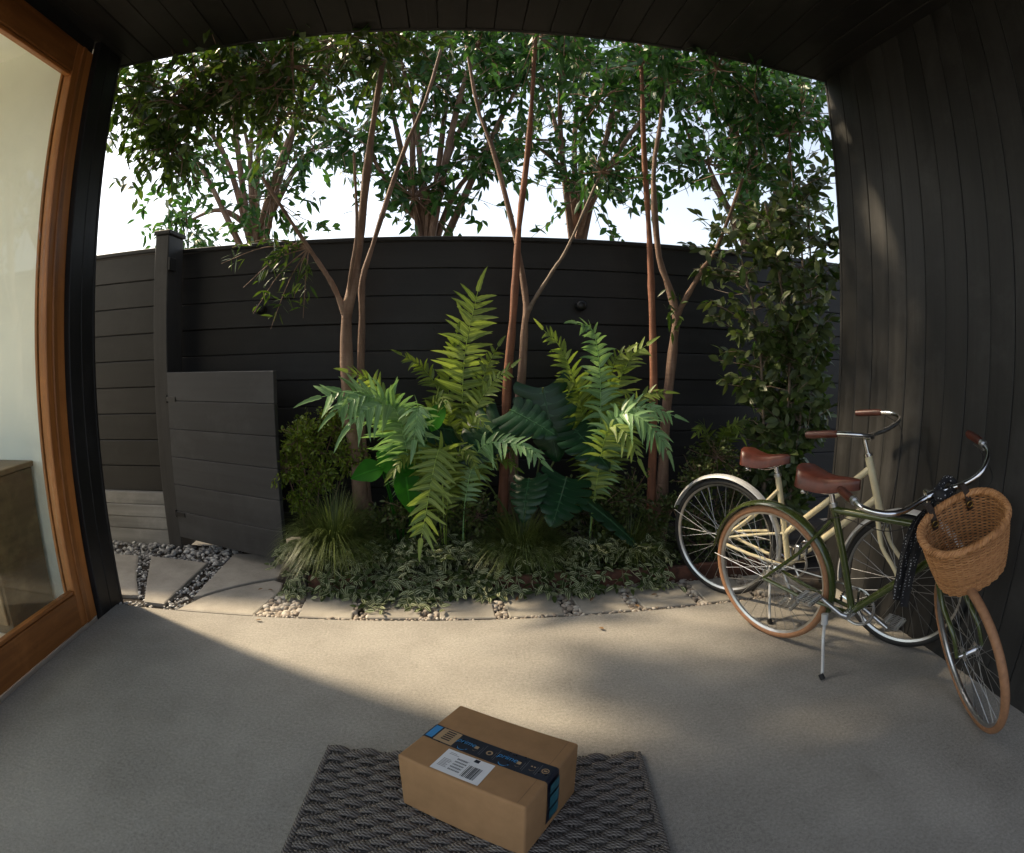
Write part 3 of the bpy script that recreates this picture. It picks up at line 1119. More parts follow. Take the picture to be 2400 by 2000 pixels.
br.build('rear_brake', 'chrome', green)
bb_ = MB().tube(bez([tuple(GS @ Vector(clamp_pt + A(-.06, .05, .26))), tuple(GS @ Vector(clamp_pt + A(.08, .0, .22))), tuple(ax_top + A(.05, .05, .06)), tuple(A(.60, .70, -.02)), tuple(A(.34, .70, -.02)), tuple(A(.20, .57, -.01))], 40), .0022, 5)
bb_.build('brake_cable', 'rubber', green)
for sd in (-1, 1):
    lv = MB()
    b0 = clamp_pt + A(-.075, .062, sd * .283)
    lv.tube([b0 + [.0, 0, 0], b0 + A(.025, -.012, -sd * .012), b0 + A(-.09, -.045, sd * .012)], .0042, 6)
    lv.tube([b0 + [-.008, 0, 0], b0 + [.012, 0, 0]], .0155, 12)
    xf(lv, GS).build('brake_lever', 'alu', green)

# ---------------------------------------------------------------- cream bicycle behind it
CM = bike_matrix((1.446, 2.80), (2.019, 1.919), -.085)
cream = thing('bicycle', 'cream step-through bicycle with black tyres standing behind the green one', 'bicycle', M=CM)
c_top, c_bot = A(.785, .885), A(.862, .655)
caxis = unit(c_top - c_bot)
CS = steer_matrix(c_top, caxis, RAD(-4))
chub_f, cbb = (1.035, WR), (.405, .275)
fr = MB()
fr.tube([A(*cbb), A(.307, .735)], .0158, 12)
fr.tube([c_top - caxis * .04, A(.368, .440)], .0158, 12)
fr.tube([c_bot + caxis * .06, A(cbb[0] + .005, cbb[1] + .012)], .0172, 12)
for sd in (-1, 1):
    fr.tube([A(0, WR, sd * .058), A(.17, .49, sd * .046), A(.318, .665, sd * .014)], .0082, 8)
    fr.tube([A(0, WR, sd * .058), A(.19, .300, sd * .046), A(cbb[0] - .01, cbb[1], sd * .020)], .0090, 8)
fr.tube([A(.362, .44, 0), A(.25, .42, -.03), A(.02, WR + .025, -.055)], .0075, 8)
fr.tube([A(.362, .44, 0), A(.25, .42, .03), A(.02, WR + .025, .055)], .0075, 8)
fr.build('frame', 'cream_paint', cream)
MB().tube([c_top + caxis * .012, c_bot - caxis * .012], .0190, 14).build('head_tube', 'cream_paint', cream)
for q in (c_top + caxis * .012, c_bot - caxis * .024):
    MB().tube([q, q + caxis * .014], .0220, 16).build('headset_ring', 'chrome', cream, angle=30)
fk = MB()
crown = c_bot - caxis * .030
fk.tube([crown + [0, -.045, 0], crown + [0, .045, 0]], .013, 10)
for sd in (-1, 1):
    fk.tube(bez([crown + [0, sd * .042, 0], crown - caxis * .13 + [0, sd * .050, 0], A(chub_f[0] - .042, WR + .08, sd * .054), A(chub_f[0], WR, sd * .056)], 12), [.0125] * 4 + [.0105] * 5 + [.0085] * 4, 10)
xf(fk, CS).build('fork', 'cream_paint', cream)
make_wheel(cream, hub_r, 'rubber', gear=True)
make_wheel(cream, chub_f, 'rubber', CS)
fender(cream, hub_r, -12, 160, 'silver_paint')
fender(cream, chub_f, 42, 192, 'silver_paint', CS)
fs = MB()
for sd in (-1, 1):
    fs.tube([A(0, WR, sd * .05), A(-.325, WR + .105, sd * .024)], .002, 5)
fs.build('fender_stay', 'spoke_steel', cream)
seat_cluster(cream, (.307, .735), (.292, .785))
saddle(cream, (.372, .815), (.105, .805))
st = MB()
cclamp = c_top + caxis * .105 + A(.035, .008)
st.tube([c_top + caxis * .01, c_top + caxis * .09], .0115, 12)
st.tube([c_top + caxis * .085, c_top + caxis * .10, cclamp], .0120, 12)
st.tube([cclamp + [0, -.022, 0], cclamp + [0, .022, 0]], .017, 14)
xf(st, CS).build('stem', 'chrome', cream)
bars(cream, (cclamp[0], cclamp[2]), [(0, 0, 0), (.006, .05, .0), (.05, .125, .018), (.075, .20, .045), (.03, .262, .058), (-.05, .28, .055), (-.19, .29, .035)], 'brown_leather', CS, .12)
drivetrain(cream, cbb, hub_r, RAD(-62), 1)
ks = MB()
cf = np.array(CM.inverted() @ Vector((1.526, 2.352, .006)))
ks.tube([A(.33, .27, -.05), A(.335, .22, -.056)], .015, 10)
ks.tube(bez([A(.335, .235, -.056), A(.345, .16, -.07), cf * .5 + A(.345, .13, -.075) * .5, cf], 10), .0075, 8)
ks.build('kickstand', 'silver_paint', cream)
MB().tube([cf + [-.008, 0, .02], cf + [.006, -.002, -.004]], .012, 8).build('kickstand_foot', 'rubber', cream)
brk = MB()
q = crown + A(.035, -.01)
for sd in (-1, 1):
    brk.tube([q + [0, sd * .012, .02], q + [0, sd * .036, -.005], q + [-.005, sd * .022, -.045]], .006, 8)
brk.tube([q + [-.02, 0, .012], q + [.02, 0, .012]], .007, 8)
xf(brk, CS).build('front_brake', 'chrome', cream)
bc = MB().tube(bez([tuple(CS @ Vector(cclamp + A(-.02, .05, .26))), tuple(CS @ Vector(cclamp + A(.10, -.02, .18))), tuple(CS @ Vector(crown + A(.04, .02)))], 24), .0022, 5)
bc.build('brake_cable', 'rubber', cream)

# ---------------------------------------------------------------- wicker basket hung on the green handlebar
BTILT = RAD(5)
BS = GM @ GS @ Matrix.Translation(clamp_pt + A(.200, -.018, .030)) @ Matrix.Rotation(RAD(6), 4, 'X') @ Matrix.Rotation(BTILT, 4, 'Y')
basket = thing('wicker_basket', 'oval golden brown wicker basket strapped to the green handlebar', 'basket', M=BS)
RX, RY, BHt = .124, .162, .232                         # half depth, half width, height


def bshape(ang, f):
    """f = 0 at the rim, 1 at the bottom"""
    k = 1 - .19 * f ** 1.5
    c, s_ = math.cos(ang), math.sin(ang)
    n_ = 2.35
    rr = (abs(c) ** n_ + abs(s_) ** n_) ** (-1 / n_)
    return np.array([RX * k * rr * c, RY * k * rr * s_, -BHt * f])


NS = 44
wv = MB()
rows = 36
for i in range(rows):
    f = .04 + .95 * i / (rows - 1)
    pts = []
    for k in range(NS * 4):
        a = 2 * math.pi * k / (NS * 4)
        p = bshape(a, f)
        nrm = unit([p[0] / RX ** 2, p[1] / RY ** 2, 0])
        ph_ = math.cos(a * NS / 2 + (math.pi if i % 2 else 0))
        pts.append(p + nrm * .0042 * ph_)
    wv.tube(pts, .0034, 6, closed=True)
stuff(wv.build('weave', 'wicker', basket))
sk = MB()
for k in range(NS):
    a = 2 * math.pi * (k + .5) / NS
    sk.tube([bshape(a, f) for f in np.linspace(0, 1, 8)], .0030, 5)
stuff(sk.build('stakes', 'wicker', basket))
rm = MB()
for j in range(4):
    pts = []
    for k in range(160):
        a = 2 * math.pi * k / 160
        p = bshape(a, 0)
        nrm = unit([p[0], p[1], 0])
        tw = a * 24 + j * math.pi / 2
        pts.append(p + nrm * .0095 * math.cos(tw) + np.array([0, 0, .0085 * math.sin(tw) + .002]))
    rm.tube(pts, .0062, 7, closed=True)
rm.build('rim', 'wicker', basket)
bt = MB()
for k in range(26):
    y = -RY * .72 + k * RY * 1.44 / 25
    x = RX * .74 * math.sqrt(max(0.02, 1 - (y / (RY * .76)) ** 2))
    bt.tube([(-x, y, -BHt + .004 * (k % 2)), (x, y, -BHt + .004 * (k % 2))], .0048, 6)
bt.build('base', 'wicker', basket)
for y in (-.075, .075):
    p0 = bshape(math.pi - math.asin(y / RY), 0)
    s_ = MB()
    q = [(-.045, 0, .020), (-.018, 0, .034), (.006, 0, .022), (.016, 0, -.010), (.016, 0, -.060), (.013, 0, -.062), (.003, 0, -.012), (-.020, 0, .018), (-.040, 0, .006)]
    V = [(p0[0] + a, y + sd * .011, p0[2] + c) for sd in (-1, 1) for a, b, c in q]
    n_ = len(q)
    F = [(i, (i + 1) % n_, n_ + (i + 1) % n_, n_ + i) for i in range(n_)] + [tuple(range(n_))[::-1], tuple(range(n_, 2 * n_))]
    s_.add(V, F)
    stp = s_.build('strap', 'strap_leather', basket, smooth=False)
    MB().ring((p0[0] + .020, y, p0[2] - .030), (0, 1, 0), (0, 0, 1), .012, .002, 16, 6).build('buckle', 'gold', stp)

# ---------------------------------------------------------------- dotted scarf knotted at the green bicycle's stem
scarf = thing('dotted_scarf', 'black scarf with white dots knotted below the green handlebar', 'scarf', M=GM)
cl = bez([A(.800, .885, -.055), A(.752, .82, -.075), A(.725, .72, -.080), A(.705, .60, -.078), A(.695, .47, -.074)], 26)
V, F = [], []
W_ = 13
for i, p in enumerate(cl):
    f = i / (len(cl) - 1)
    w = .014 + .026 * min(1, f * 1.6)
    for j in range(W_):
        b = -1 + 2 * j / (W_ - 1)
        fold = .013 * math.sin(b * 7 + f * 2.0) * min(1, f * 3 + .3) + .004 * math.sin(b * 13 - f * 6)
        V.append(p + A(b * w, b * .012 * math.sin(f * 9) - (.05 * (b + 1) * .5 if i == len(cl) - 1 else 0), fold))
for i in range(len(cl) - 1):
    for j in range(W_ - 1):
        a = i * W_ + j
        F.append((a, a + 1, a + W_ + 1, a + W_))
n0 = len(V)
V2 = [q + np.array([0, .004, 0]) for q in V]
F2 = [tuple(i + n0 for i in q[::-1]) for q in F]
MB().add(V + V2, F + F2).build('tail', 'dotted_cloth', scarf, angle=80)
kn = MB()
c0 = A(.806, .892, -.052)
kn.sphere(c0, .026, 14, 9, (1.1, .8, .9))
kn.tube(bez([c0 + A(-.02, .01, .0), A(.79, .915, -.02), A(.80, .93, .03), A(.83, .91, .03), c0 + A(.02, 0, 0)], 18), [.014] * 19, 8)
kn.build('knot', 'dotted_cloth', scarf)

# ================================================================== woven rope door mat
MATM = Matrix.Translation((-.452, 1.618, 0)) @ Matrix.Rotation(RAD(-5.4), 4, 'Z')
mat_ = thing('door_mat', 'dark grey woven rope door mat under the parcel', 'mat', M=MATM)
MW, MD = 1.02, .70
pitch_x = .054
rows = 27
prow = MD / rows
rope_meshes = []
for phs in (0, 1):
    mb = MB()
    for sub in (-1, 0, 1):
        pts, n_ = [], 150
        for k in range(n_ + 1):
            x = MW * k / n_
            w = math.sin(2 * math.pi * x / pitch_x / 2 + phs * math.pi)
            w = math.copysign(abs(w) ** .7, w)
            pts.append((x + .002 * sub, sub * (.0072 + .0020 * w), .0135 + .0072 * w + (.002 if sub == 0 else 0)))
        mb.tube(pts, [.0050 + .0005 * math.sin(k * 2.2 + sub * 2) for k in range(n_ + 1)], 7)
    rope_meshes.append(mb.mesh('rope', 'mat_rope'))
for i in range(rows):
    o = obj('rope', rope_meshes[i % 2], mat_)
    o.location = (R_.uniform(-.009, .009), -prow * (i + .5) + R_.uniform(-.002, .002), 0)
wp = MB()
for k in range(int(MW / pitch_x) + 1):
    x = .5 * pitch_x + k * pitch_x * 1.0
    if x > MW: break
    for dx in (-.006, .006):
        wp.tube([(x + dx, -MD, .010), (x + dx, 0, .010)], .0045, 6)
stuff(wp.build('warp_cords', 'mat_rope', mat_))
for xe, sd in ((-.008, -1), (MW + .008, 1)):
    ed = MB()
    n_ = 180
    for j in range(3):
        ed.tube([(xe + .007 * math.cos(k * .9 + j * 2.1), -MD * k / n_, .012 + .006 * math.sin(k * .9 + j * 2.1)) for k in range(n_ + 1)], .0055, 6)
    ed.build('braided_edge', 'mat_rope', mat_)

# ================================================================== parcel
PM = Matrix.Translation((-.192, 1.334, .021)) @ Matrix.Rotation(math.atan2(-.238, .335), 4, 'Z')
parcel = thing('parcel', 'brown cardboard parcel with navy tape and white label on the mat', 'box', M=PM)
PL, PW, PH = .410, .315, .200
# body with softly rounded edges
from math import cos, sin
bx = MB()
rr_ = .007
nseg = 4
ringp = []
for (cx, cy, a0) in ((PL - rr_, PW - rr_, 0), (rr_, PW - rr_, 90), (rr_, rr_, 180), (PL - rr_, rr_, 270)):
    for k in range(nseg + 1):
        a = RAD(a0 + 90 * k / nseg)
        ringp.append((cx, cy, cos(a), sin(a)))
levels = [(0.0, .001)] + [(rr_ * (1 - cos(RAD(90 * k / 4))) + 0.0, rr_ * sin(RAD(90 * k / 4))) for k in range(1, 5)]
prof = [(rr_ * sin(RAD(90 * k / 4)), rr_ * (1 - cos(RAD(90 * k / 4)))) for k in range(5)]
V, F = [], []
n_ = len(ringp)
zs = [(rr_ * sin(RAD(90 * k / 4)), rr_ * (1 - cos(RAD(90 * k / 4)))) for k in range(5)]
stack = zs + [(rr_ * cos(RAD(90 * k / 4)), PH - rr_ + rr_ * sin(RAD(90 * k / 4))) for k in range(5)]
stack[0] = (0.0005, 0)
for (r, z) in stack:
    for (cx, cy, ca, sa) in ringp:
        bow = .004 * sin(math.pi * min(1, max(0, z / PH)))
        V.append((cx + (r + bow * (abs(ca) > .99)) * ca, cy + (r + bow * (abs(sa) > .99)) * sa, z))
for i in range(len(stack) - 1):
    for j in range(n_):
        F.append((i * n_ + j, i * n_ + (j + 1) % n_, (i + 1) * n_ + (j + 1) % n_, (i + 1) * n_ + j))
F.append(tuple(range(n_))[::-1]); F.append(tuple(range((len(stack) - 1) * n_, len(stack) * n_)))
bx.add(V, F).build('carton', 'cardboard', parcel, angle=35)
# flap fold along the right end of the top
MB().bbox((PL - .030, .006, PH - .0005), (PL - .0285, PW - .006, PH + .0006), .0002).build('flap_crease', 'cardboard_edge', parcel, smooth=False)
MB().bbox((.004, PW * .5 - .0006, PH - .0008), (PL - .03, PW * .5 + .0006, PH + .0002), .0002).build('flap_seam', 'cardboard_edge', parcel, smooth=False)
# tape over the top seam and down both ends
T0, T1 = .116, .186
tp = MB()
path_ = [(-.0012, PH - .075), (-.0012, PH - .007), (.0012, PH - .0012), (.007, PH + .0010), (PL - .007, PH + .0010), (PL - .0012, PH - .0012), (PL + .0012, PH - .007), (PL + .0052, PH * .5), (PL + .0012, .03)]
V = [(x, y, z) for (x, z) in path_ for y in (T0, T1)]
F = [(2 * i, 2 * i + 2, 2 * i + 3, 2 * i + 1) for i in range(len(path_) - 1)]
tape = tp.add(V, F).build('tape', 'tape_navy', parcel, smooth=False)
zt = PH + .0016


def flat(mb, u0, v0, u1, v1, z=zt):
    return mb.add([(u0, v0, z), (u1, v0, z), (u1, v1, z), (u0, v1, z)], [(0, 1, 2, 3)])


def printed(text, u, v, size, mat, z=zt, rot=0., shear=0., bold=0.):
    cu = bpy.data.curves.new('print', 'FONT')
    cu.body = text
    cu.size = size
    cu.shear = shear
    cu.offset = bold
    cu.align_x = 'CENTER'; cu.align_y = 'CENTER'
    tmp = bpy.data.objects.new('print_tmp', cu)
    COL.objects.link(tmp)
    dg = bpy.context.evaluated_depsgraph_get()
    me = bpy.data.meshes.new_from_object(tmp.evaluated_get(dg))
    bpy.data.objects.remove(tmp); bpy.data.curves.remove(cu)
    me.transform(Matrix.Translation((u, v, z)) @ Matrix.Rotation(rot, 4, 'Z'))
    me.materials.clear(); me.materials.append(MATS[mat])
    return me


def smile(mb, u, v, s_, z=zt, th=.09):
    V, F = [], []
    for k in range(13):
        a = RAD(205 + 130 * k / 12)
        for r in (1.0, 1.0 + th * 2 * sin(math.pi * k / 12 + .15)):
            V.append((u + s_ * r * cos(a), v + s_ * .55 + s_ * r * sin(a), z))
    F = [(2 * i, 2 * i + 2, 2 * i + 3, 2 * i + 1) for i in range(12)]
    mb.add(V, F)
    mb.add([(u + s_ * .80, v + .02 * s_, z), (u + s_ * 1.15, v + s_ * .28, z), (u + s_ * 1.02, v - s_ * .12, z)], [(0, 1, 2)])


pb = flat(MB(), -.0005 + .007, T0 + .006, .030, T1 - .004); pb.build('tape_panel', 'tape_blue', tape, smooth=False)
pt = flat(MB(), .036, T0 + .004, .100, T1 - .004); pt.build('tape_panel', 'tape_tan', tape, smooth=False)
zi = zt + .0004
mk = MB()
for k in range(5):
    flat(mk, .054 + k * .0002, T0 + .017 + k * .0095, .084, T0 + .0225 + k * .0095, zi)
stuff(mk.build('tape_mark', 'ink', tape, smooth=False))
for (u, bm) in ((.131, None), (.267, None)):
    me = printed('prime', u, (T0 + T1) / 2 + .006, .026, 'tape_blue', zi, shear=.2)
    obj('tape_word', me, tape)
    sm_ = MB(); smile(sm_, u, T0 + .012, .016, zi); sm_.build('tape_mark', 'tape_blue', tape, smooth=False)
mid_v = (T0 + T1) / 2
for u in (.168, .305):
    flat(MB(), u - .006, T0 + .030, u + .006, T0 + .042, zi).build('tape_mark', 'tape_tan', tape, smooth=False)
    sm_ = MB(); smile(sm_, u, T0 + .022, .006, zi); sm_.build('tape_mark', 'tape_tan', tape, smooth=False)
for u, v_, r0, r1 in ((.212, mid_v - .002, .0055, .010), (.385, mid_v + .004, .0085, .011)):
    MB().profile_ring(np.array([u, v_, zi]), (1, 0, 0), (0, 1, 0), [(r0, 0), (r1, 0), (r1, .0001), (r0, .0001)], 20).build('tape_mark', 'tape_tan', tape, smooth=False)
flat(MB(), .380, T0 + .036, .390, T0 + .042, zi).build('tape_mark', 'tape_tan', tape, smooth=False)
for u in (.343, .352):
    flat(MB(), u - .0025, T0 + .038, u + .0025, T0 + .043, zi).build('tape_mark', 'tape_tan', tape, smooth=False)
sm_ = MB(); smile(sm_, .3475, T0 + .026, .007, zi); sm_.build('tape_mark', 'tape_tan', tape, smooth=False)
for u in (.190, .234, .326, .366):
    flat(MB(), u, T0 + .010, u + .0012, T1 - .010, zi).build('tape_line', 'ink_grey', tape, smooth=False)
    flat(MB(), u - .006, T0 + .014, u - .0048, T1 - .024, zi).build('tape_line', 'ink_grey', tape, smooth=False)
# teal print on the end strip
xx = PL + .0075
for k, (z0, z1) in enumerate(((.150, .185), (.095, .140), (.050, .085))):
    MB().add([(xx, T0 + .008, z0), (xx, T1 - .008, z0), (xx, T1 - .008, z1), (xx, T0 + .008, z1)], [(0, 1, 2, 3)]).build('tape_panel', 'tape_teal', tape, smooth=False)

# shipping label (its square code is left out)
lab = MB()
lab.add([(.107, .009, PH + .0012), (.260, .012, PH + .0012), (.256, .109, PH + .0012), (.104, .106, PH + .0012)], [(0, 1, 2, 3)])
label = lab.build('shipping_label', 'paper_white', parcel, smooth=False)
zl = PH + .0018
bc_ = MB()
u = .196
rr2 = random.Random(3)
while u < .238:
    w = rr2.choice((.0012, .0018, .003))
    flat(bc_, u, .022, u + w, .074, zl)
    u += w + rr2.choice((.0014, .002, .003))
stuff(bc_.build('barcode', 'ink', label, smooth=False))
ln = MB()
for k in range(7):
    v0 = .030 + k * .0055
    flat(ln, .116, v0, .116 + rr2.uniform(.018, .032), v0 + .0018, zl)
for k in range(5):
    v0 = .028 + k * .012
    x_ = .152
    while x_ < .186:
        w = rr2.uniform(.0015, .0035)
        flat(ln, x_, v0, x_ + w, v0 + .006, zl)
        x_ += w + .0012
flat(ln, .118, .088, .150, .0898, zl)
flat(ln, .118, .094, .140, .0956, zl)
flat(ln, .150, .082, .190, .0828, zl)
stuff(ln.build('label_lines', 'ink_grey', label, smooth=False))
bk_ = flat(MB(), .196, .092, .212, .105, zl); bk_.build('label_block', 'tape_navy', label, smooth=False)
# ================================================================== plants
P_ = random.Random(11)
UP = np.array([0, 0, 1.])


def leaf(mb, p, d, nrm, L, W, fold=.25, droop=.15, seg=3, power=.85, wavy=0.):
    """one leaf blade from p along d; nrm is its upper side"""
    d = unit(d); s_ = unit(np.cross(d, nrm)); nn = np.cross(s_, d)
    V, A_, F = [], [], []
    p = np.array(p, float)
    for i in range(seg + 1):
        t = i / seg
        w = .5 * W * math.sin(math.pi * min(.999, max(.02, t)) ** power)
        if i == 0: w = W * .04
        c = p + d * (L * t) - UP * (droop * L * t * t)
        if i == seg:
            V.append(c); A_.append(0.)
        else:
            zz = wavy * W * math.sin(t * 17)
            V += [c + s_ * w + nn * (fold * w + zz), c, c - s_ * w + nn * (fold * w - zz)]; A_ += [1., 0., 1.]
    for i in range(seg - 1):
        a = 3 * i
        F += [(a, a + 1, a + 4, a + 3), (a + 1, a + 2, a + 5, a + 4)]
    a = 3 * (seg - 1)
    F += [(a, a + 1, a + 3), (a + 1, a + 2, a + 3)]
    mb.add(V, F, A_)


def rand_dir(up_bias=0.):
    v = np.array([P_.gauss(0, 1), P_.gauss(0, 1), P_.gauss(0, 1) + up_bias])
    return unit(v)


# ---------------------------------------------------------------- ferns
def frond(pts, plen, n_pairs=11, pw=.036, face=None, ang=62, droop=.25, tipscale=.45, start=.36):
    """one fern frond: a wiry midrib with paired tapering leaflets and an end leaflet"""
    mb = MB()
    c = bez(pts, 40)
    seg = [0.]
    for a, b in zip(c, c[1:]): seg.append(seg[-1] + np.linalg.norm(b - a))
    tot = seg[-1]

    def at(s_):
        s_ = min(max(s_, 0), tot)
        for i in range(40):
            if seg[i + 1] >= s_ - 1e-9:
                f = (s_ - seg[i]) / (seg[i + 1] - seg[i] + 1e-12)
                return c[i] * (1 - f) + c[i + 1] * f, unit(c[i + 1] - c[i])
        return c[-1], unit(c[-1] - c[-2])
    mb.tube(c, [.0042 * (1 - .7 * i / 40) for i in range(41)], 5)
    for i in range(len(mb.a)): mb.a[i] = .02
    view = np.array(face if face is not None else (0, -.8, .6), float)
    pw *= 1.0
    n_pairs = max(7, int(tot * (1 - start) / (pw * .98)))
    for i in range(n_pairs):
        g_ = i / n_pairs
        f = start + (.985 - start) * g_
        p, tg = at(tot * f)
        side = unit(np.cross(tg, view)); nn = np.cross(side, tg)
        prof = .62 + .38 * math.sin(math.pi * min(1, .5 * g_ / .35)) if g_ < .35 else 1.0
        prof *= 1 if g_ < .5 else 1 - (1 - tipscale) * ((g_ - .5) / .5)
        for sd in (-1, 1):
            if P_.random() < .05: continue
            a_ = RAD(ang + 8 - 28 * g_ + P_.uniform(-10, 10))
            d = unit(tg * math.cos(a_) + side * sd * math.sin(a_) + nn * P_.uniform(-.12, .18))
            L = plen * 1.12 * prof * P_.uniform(.72, 1.14)
            w = pw * (.75 + .35 * prof)
            pinna(mb, p + tg * P_.uniform(-.006, .006), d, nn + rand_dir() * .45, L, w * P_.uniform(.82, 1.1), droop * P_.uniform(.5, 1.4))
    p, tg = at(tot)
    side = unit(np.cross(tg, view)); nn = np.cross(side, tg)
    pinna(mb, p, tg, nn, plen * max(.55, tipscale) * 1.25, pw * .95, droop * .6)
    return mb


def pinna(mb, p, d, nrm, L, W, droop):
    """leaflet with a gently scalloped edge"""
    d = unit(d); s_ = unit(np.cross(d, nrm)); nn = np.cross(s_, d)
    N = 9
    V, A_, F = [], [], []
    bend = P_.uniform(-.16, .16)
    curl = P_.uniform(-.10, .16)
    for i in range(N + 1):
        t = i / N
        w = .56 * W * min(1, (t + .16) / .34) ** .6 * (1 - t) ** .62 * (1.0 if i % 2 else .84)
        cc = p + d * (L * t) - UP * (droop * L * t * t) + s_ * (bend * L * t * t) + nn * (curl * L * t * t)
        if i == N:
            V.append(cc); A_.append(0)
        else:
            V += [cc + s_ * w + nn * .22 * w, cc, cc - s_ * w + nn * .22 * w]; A_ += [1, 0, 1]
    for i in range(N - 1):
        a = 3 * i
        F += [(a, a + 1, a + 4, a + 3), (a + 1, a + 2, a + 5, a + 4)]
    a = 3 * (N - 1)
    F += [(a, a + 1, a + 3), (a + 1, a + 2, a + 3)]
    mb.add(V, F, A_)


def fern(label, root, fronds, mat='fern_leaf'):
    o = thing('fern', label, 'fern', root, 'sword ferns in the planting bed')
    for fr_ in fronds:
        pts = [np.array(q) - root for q in fr_[0]]
        kw = fr_[1] if len(fr_) > 1 else {}
        kw = dict(kw)
        m_ = kw.pop('mat', mat)
        frond([np.zeros(3)] + pts, **kw).build('frond', m_, o, angle=60)
    return o


fern('tall fern with one upright pale green frond left of the middle tree', np.array([.02, 3.50, .05]), [
    ([(.02, 3.50, .55), (.03, 3.48, 1.0), (.05, 3.46, 1.32), (.12, 3.42, 1.66)], dict(plen=.18, n_pairs=15, pw=.036, droop=.12, ang=74, tipscale=.75)),
    ([(-.02, 3.56, .6), (-.10, 3.58, 1.02), (-.20, 3.56, 1.20), (-.33, 3.50, 1.29)], dict(plen=.12, n_pairs=11, pw=.026, mat='fern_leaf_dark')),
    ([(.05, 3.46, .6), (.11, 3.42, .95), (.20, 3.38, 1.12), (.31, 3.33, 1.22)], dict(plen=.12, n_pairs=11, pw=.028)),
    ([(.03, 3.44, .5), (.06, 3.36, .80), (.10, 3.28, .94), (.16, 3.20, .90)], dict(plen=.10, n_pairs=9, pw=.028)),
    ([(-.03, 3.44, .5), (-.04, 3.36, .86), (-.06, 3.28, 1.0), (-.05, 3.18, 1.0)], dict(plen=.10, n_pairs=9, pw=.026, mat='fern_leaf_dark')),
    ([(.0, 3.52, .6), (-.05, 3.54, 1.0), (-.04, 3.52, 1.25), (.0, 3.46, 1.42)], dict(plen=.13, n_pairs=11, pw=.030, mat='fern_leaf_dark')),
    ([(.06, 3.50, .6), (.12, 3.48, 1.0), (.18, 3.44, 1.22), (.24, 3.40, 1.34)], dict(plen=.13, n_pairs=11, pw=.030, mat='fern_leaf_dark')),
], 'fern_leaf')
fern('broad fern with drooping blue green fronds arching towards the gate', np.array([-.27, 3.36, .05]), [
    ([(-.29, 3.34, .55), (-.40, 3.26, .98), (-.56, 3.14, 1.10), (-.72, 3.04, 1.08)], dict(plen=.185, n_pairs=11, pw=.036, droop=.18, ang=66, mat='fern_leaf_blue', tipscale=.7)),
    ([(-.27, 3.32, .55), (-.33, 3.18, .98), (-.45, 3.05, 1.02), (-.56, 2.99, .93)], dict(plen=.19, n_pairs=10, pw=.038, droop=.55, mat='fern_leaf_blue')),
    ([(-.24, 3.32, .55), (-.21, 3.18, .98), (-.21, 3.04, .98), (-.22, 2.97, .86)], dict(plen=.15, n_pairs=9, pw=.036, droop=.5, mat='fern_leaf_blue')),
    ([(-.30, 3.40, .55), (-.38, 3.42, .95), (-.50, 3.38, 1.14), (-.62, 3.30, 1.20)], dict(plen=.15, n_pairs=10, pw=.034)),
    ([(-.24, 3.40, .55), (-.17, 3.36, .92), (-.10, 3.28, 1.05), (-.06, 3.18, 1.02)], dict(plen=.13, n_pairs=9, pw=.034, mat='fern_leaf_dark')),
    ([(-.28, 3.34, .55), (-.36, 3.24, 1.0), (-.50, 3.10, 1.08), (-.64, 3.0, 1.0)], dict(plen=.17, n_pairs=10, pw=.034, droop=.45, mat='fern_leaf_blue')),
], 'fern_leaf')
fern('small fern whose long frond hangs down over the ground cover', np.array([-.08, 3.24, .05]), [
    ([(-.085, 3.22, .45), (-.09, 3.16, .77), (-.12, 3.06, .72), (-.165, 3.00, .50), (-.20, 2.98, .33)], dict(plen=.125, n_pairs=13, pw=.034, droop=.12, ang=72, face=(0, -.95, .3), tipscale=.8)),
    ([(-.06, 3.24, .45), (.0, 3.20, .74), (.06, 3.14, .76), (.10, 3.08, .68)], dict(plen=.09, n_pairs=8, pw=.024, mat='fern_leaf_dark')),
    ([(-.12, 3.24, .42), (-.20, 3.22, .70), (-.28, 3.15, .74), (-.36, 3.08, .66)], dict(plen=.09, n_pairs=8, pw=.026, mat='fern_leaf_dark')),
], 'fern_leaf')
fern('small fern reaching forward in front of the big split leaves', np.array([.02, 3.30, .05]), [
    ([(.04, 3.28, .45), (.12, 3.22, .76), (.25, 3.12, .82), (.37, 3.04, .80), (.44, 3.00, .74)], dict(plen=.115, n_pairs=10, pw=.030, droop=.35, mat='fern_leaf_blue')),
    ([(.06, 3.32, .45), (.16, 3.30, .66), (.25, 3.26, .70), (.33, 3.20, .66)], dict(plen=.08, n_pairs=8, pw=.024, mat='fern_leaf_dark')),
])
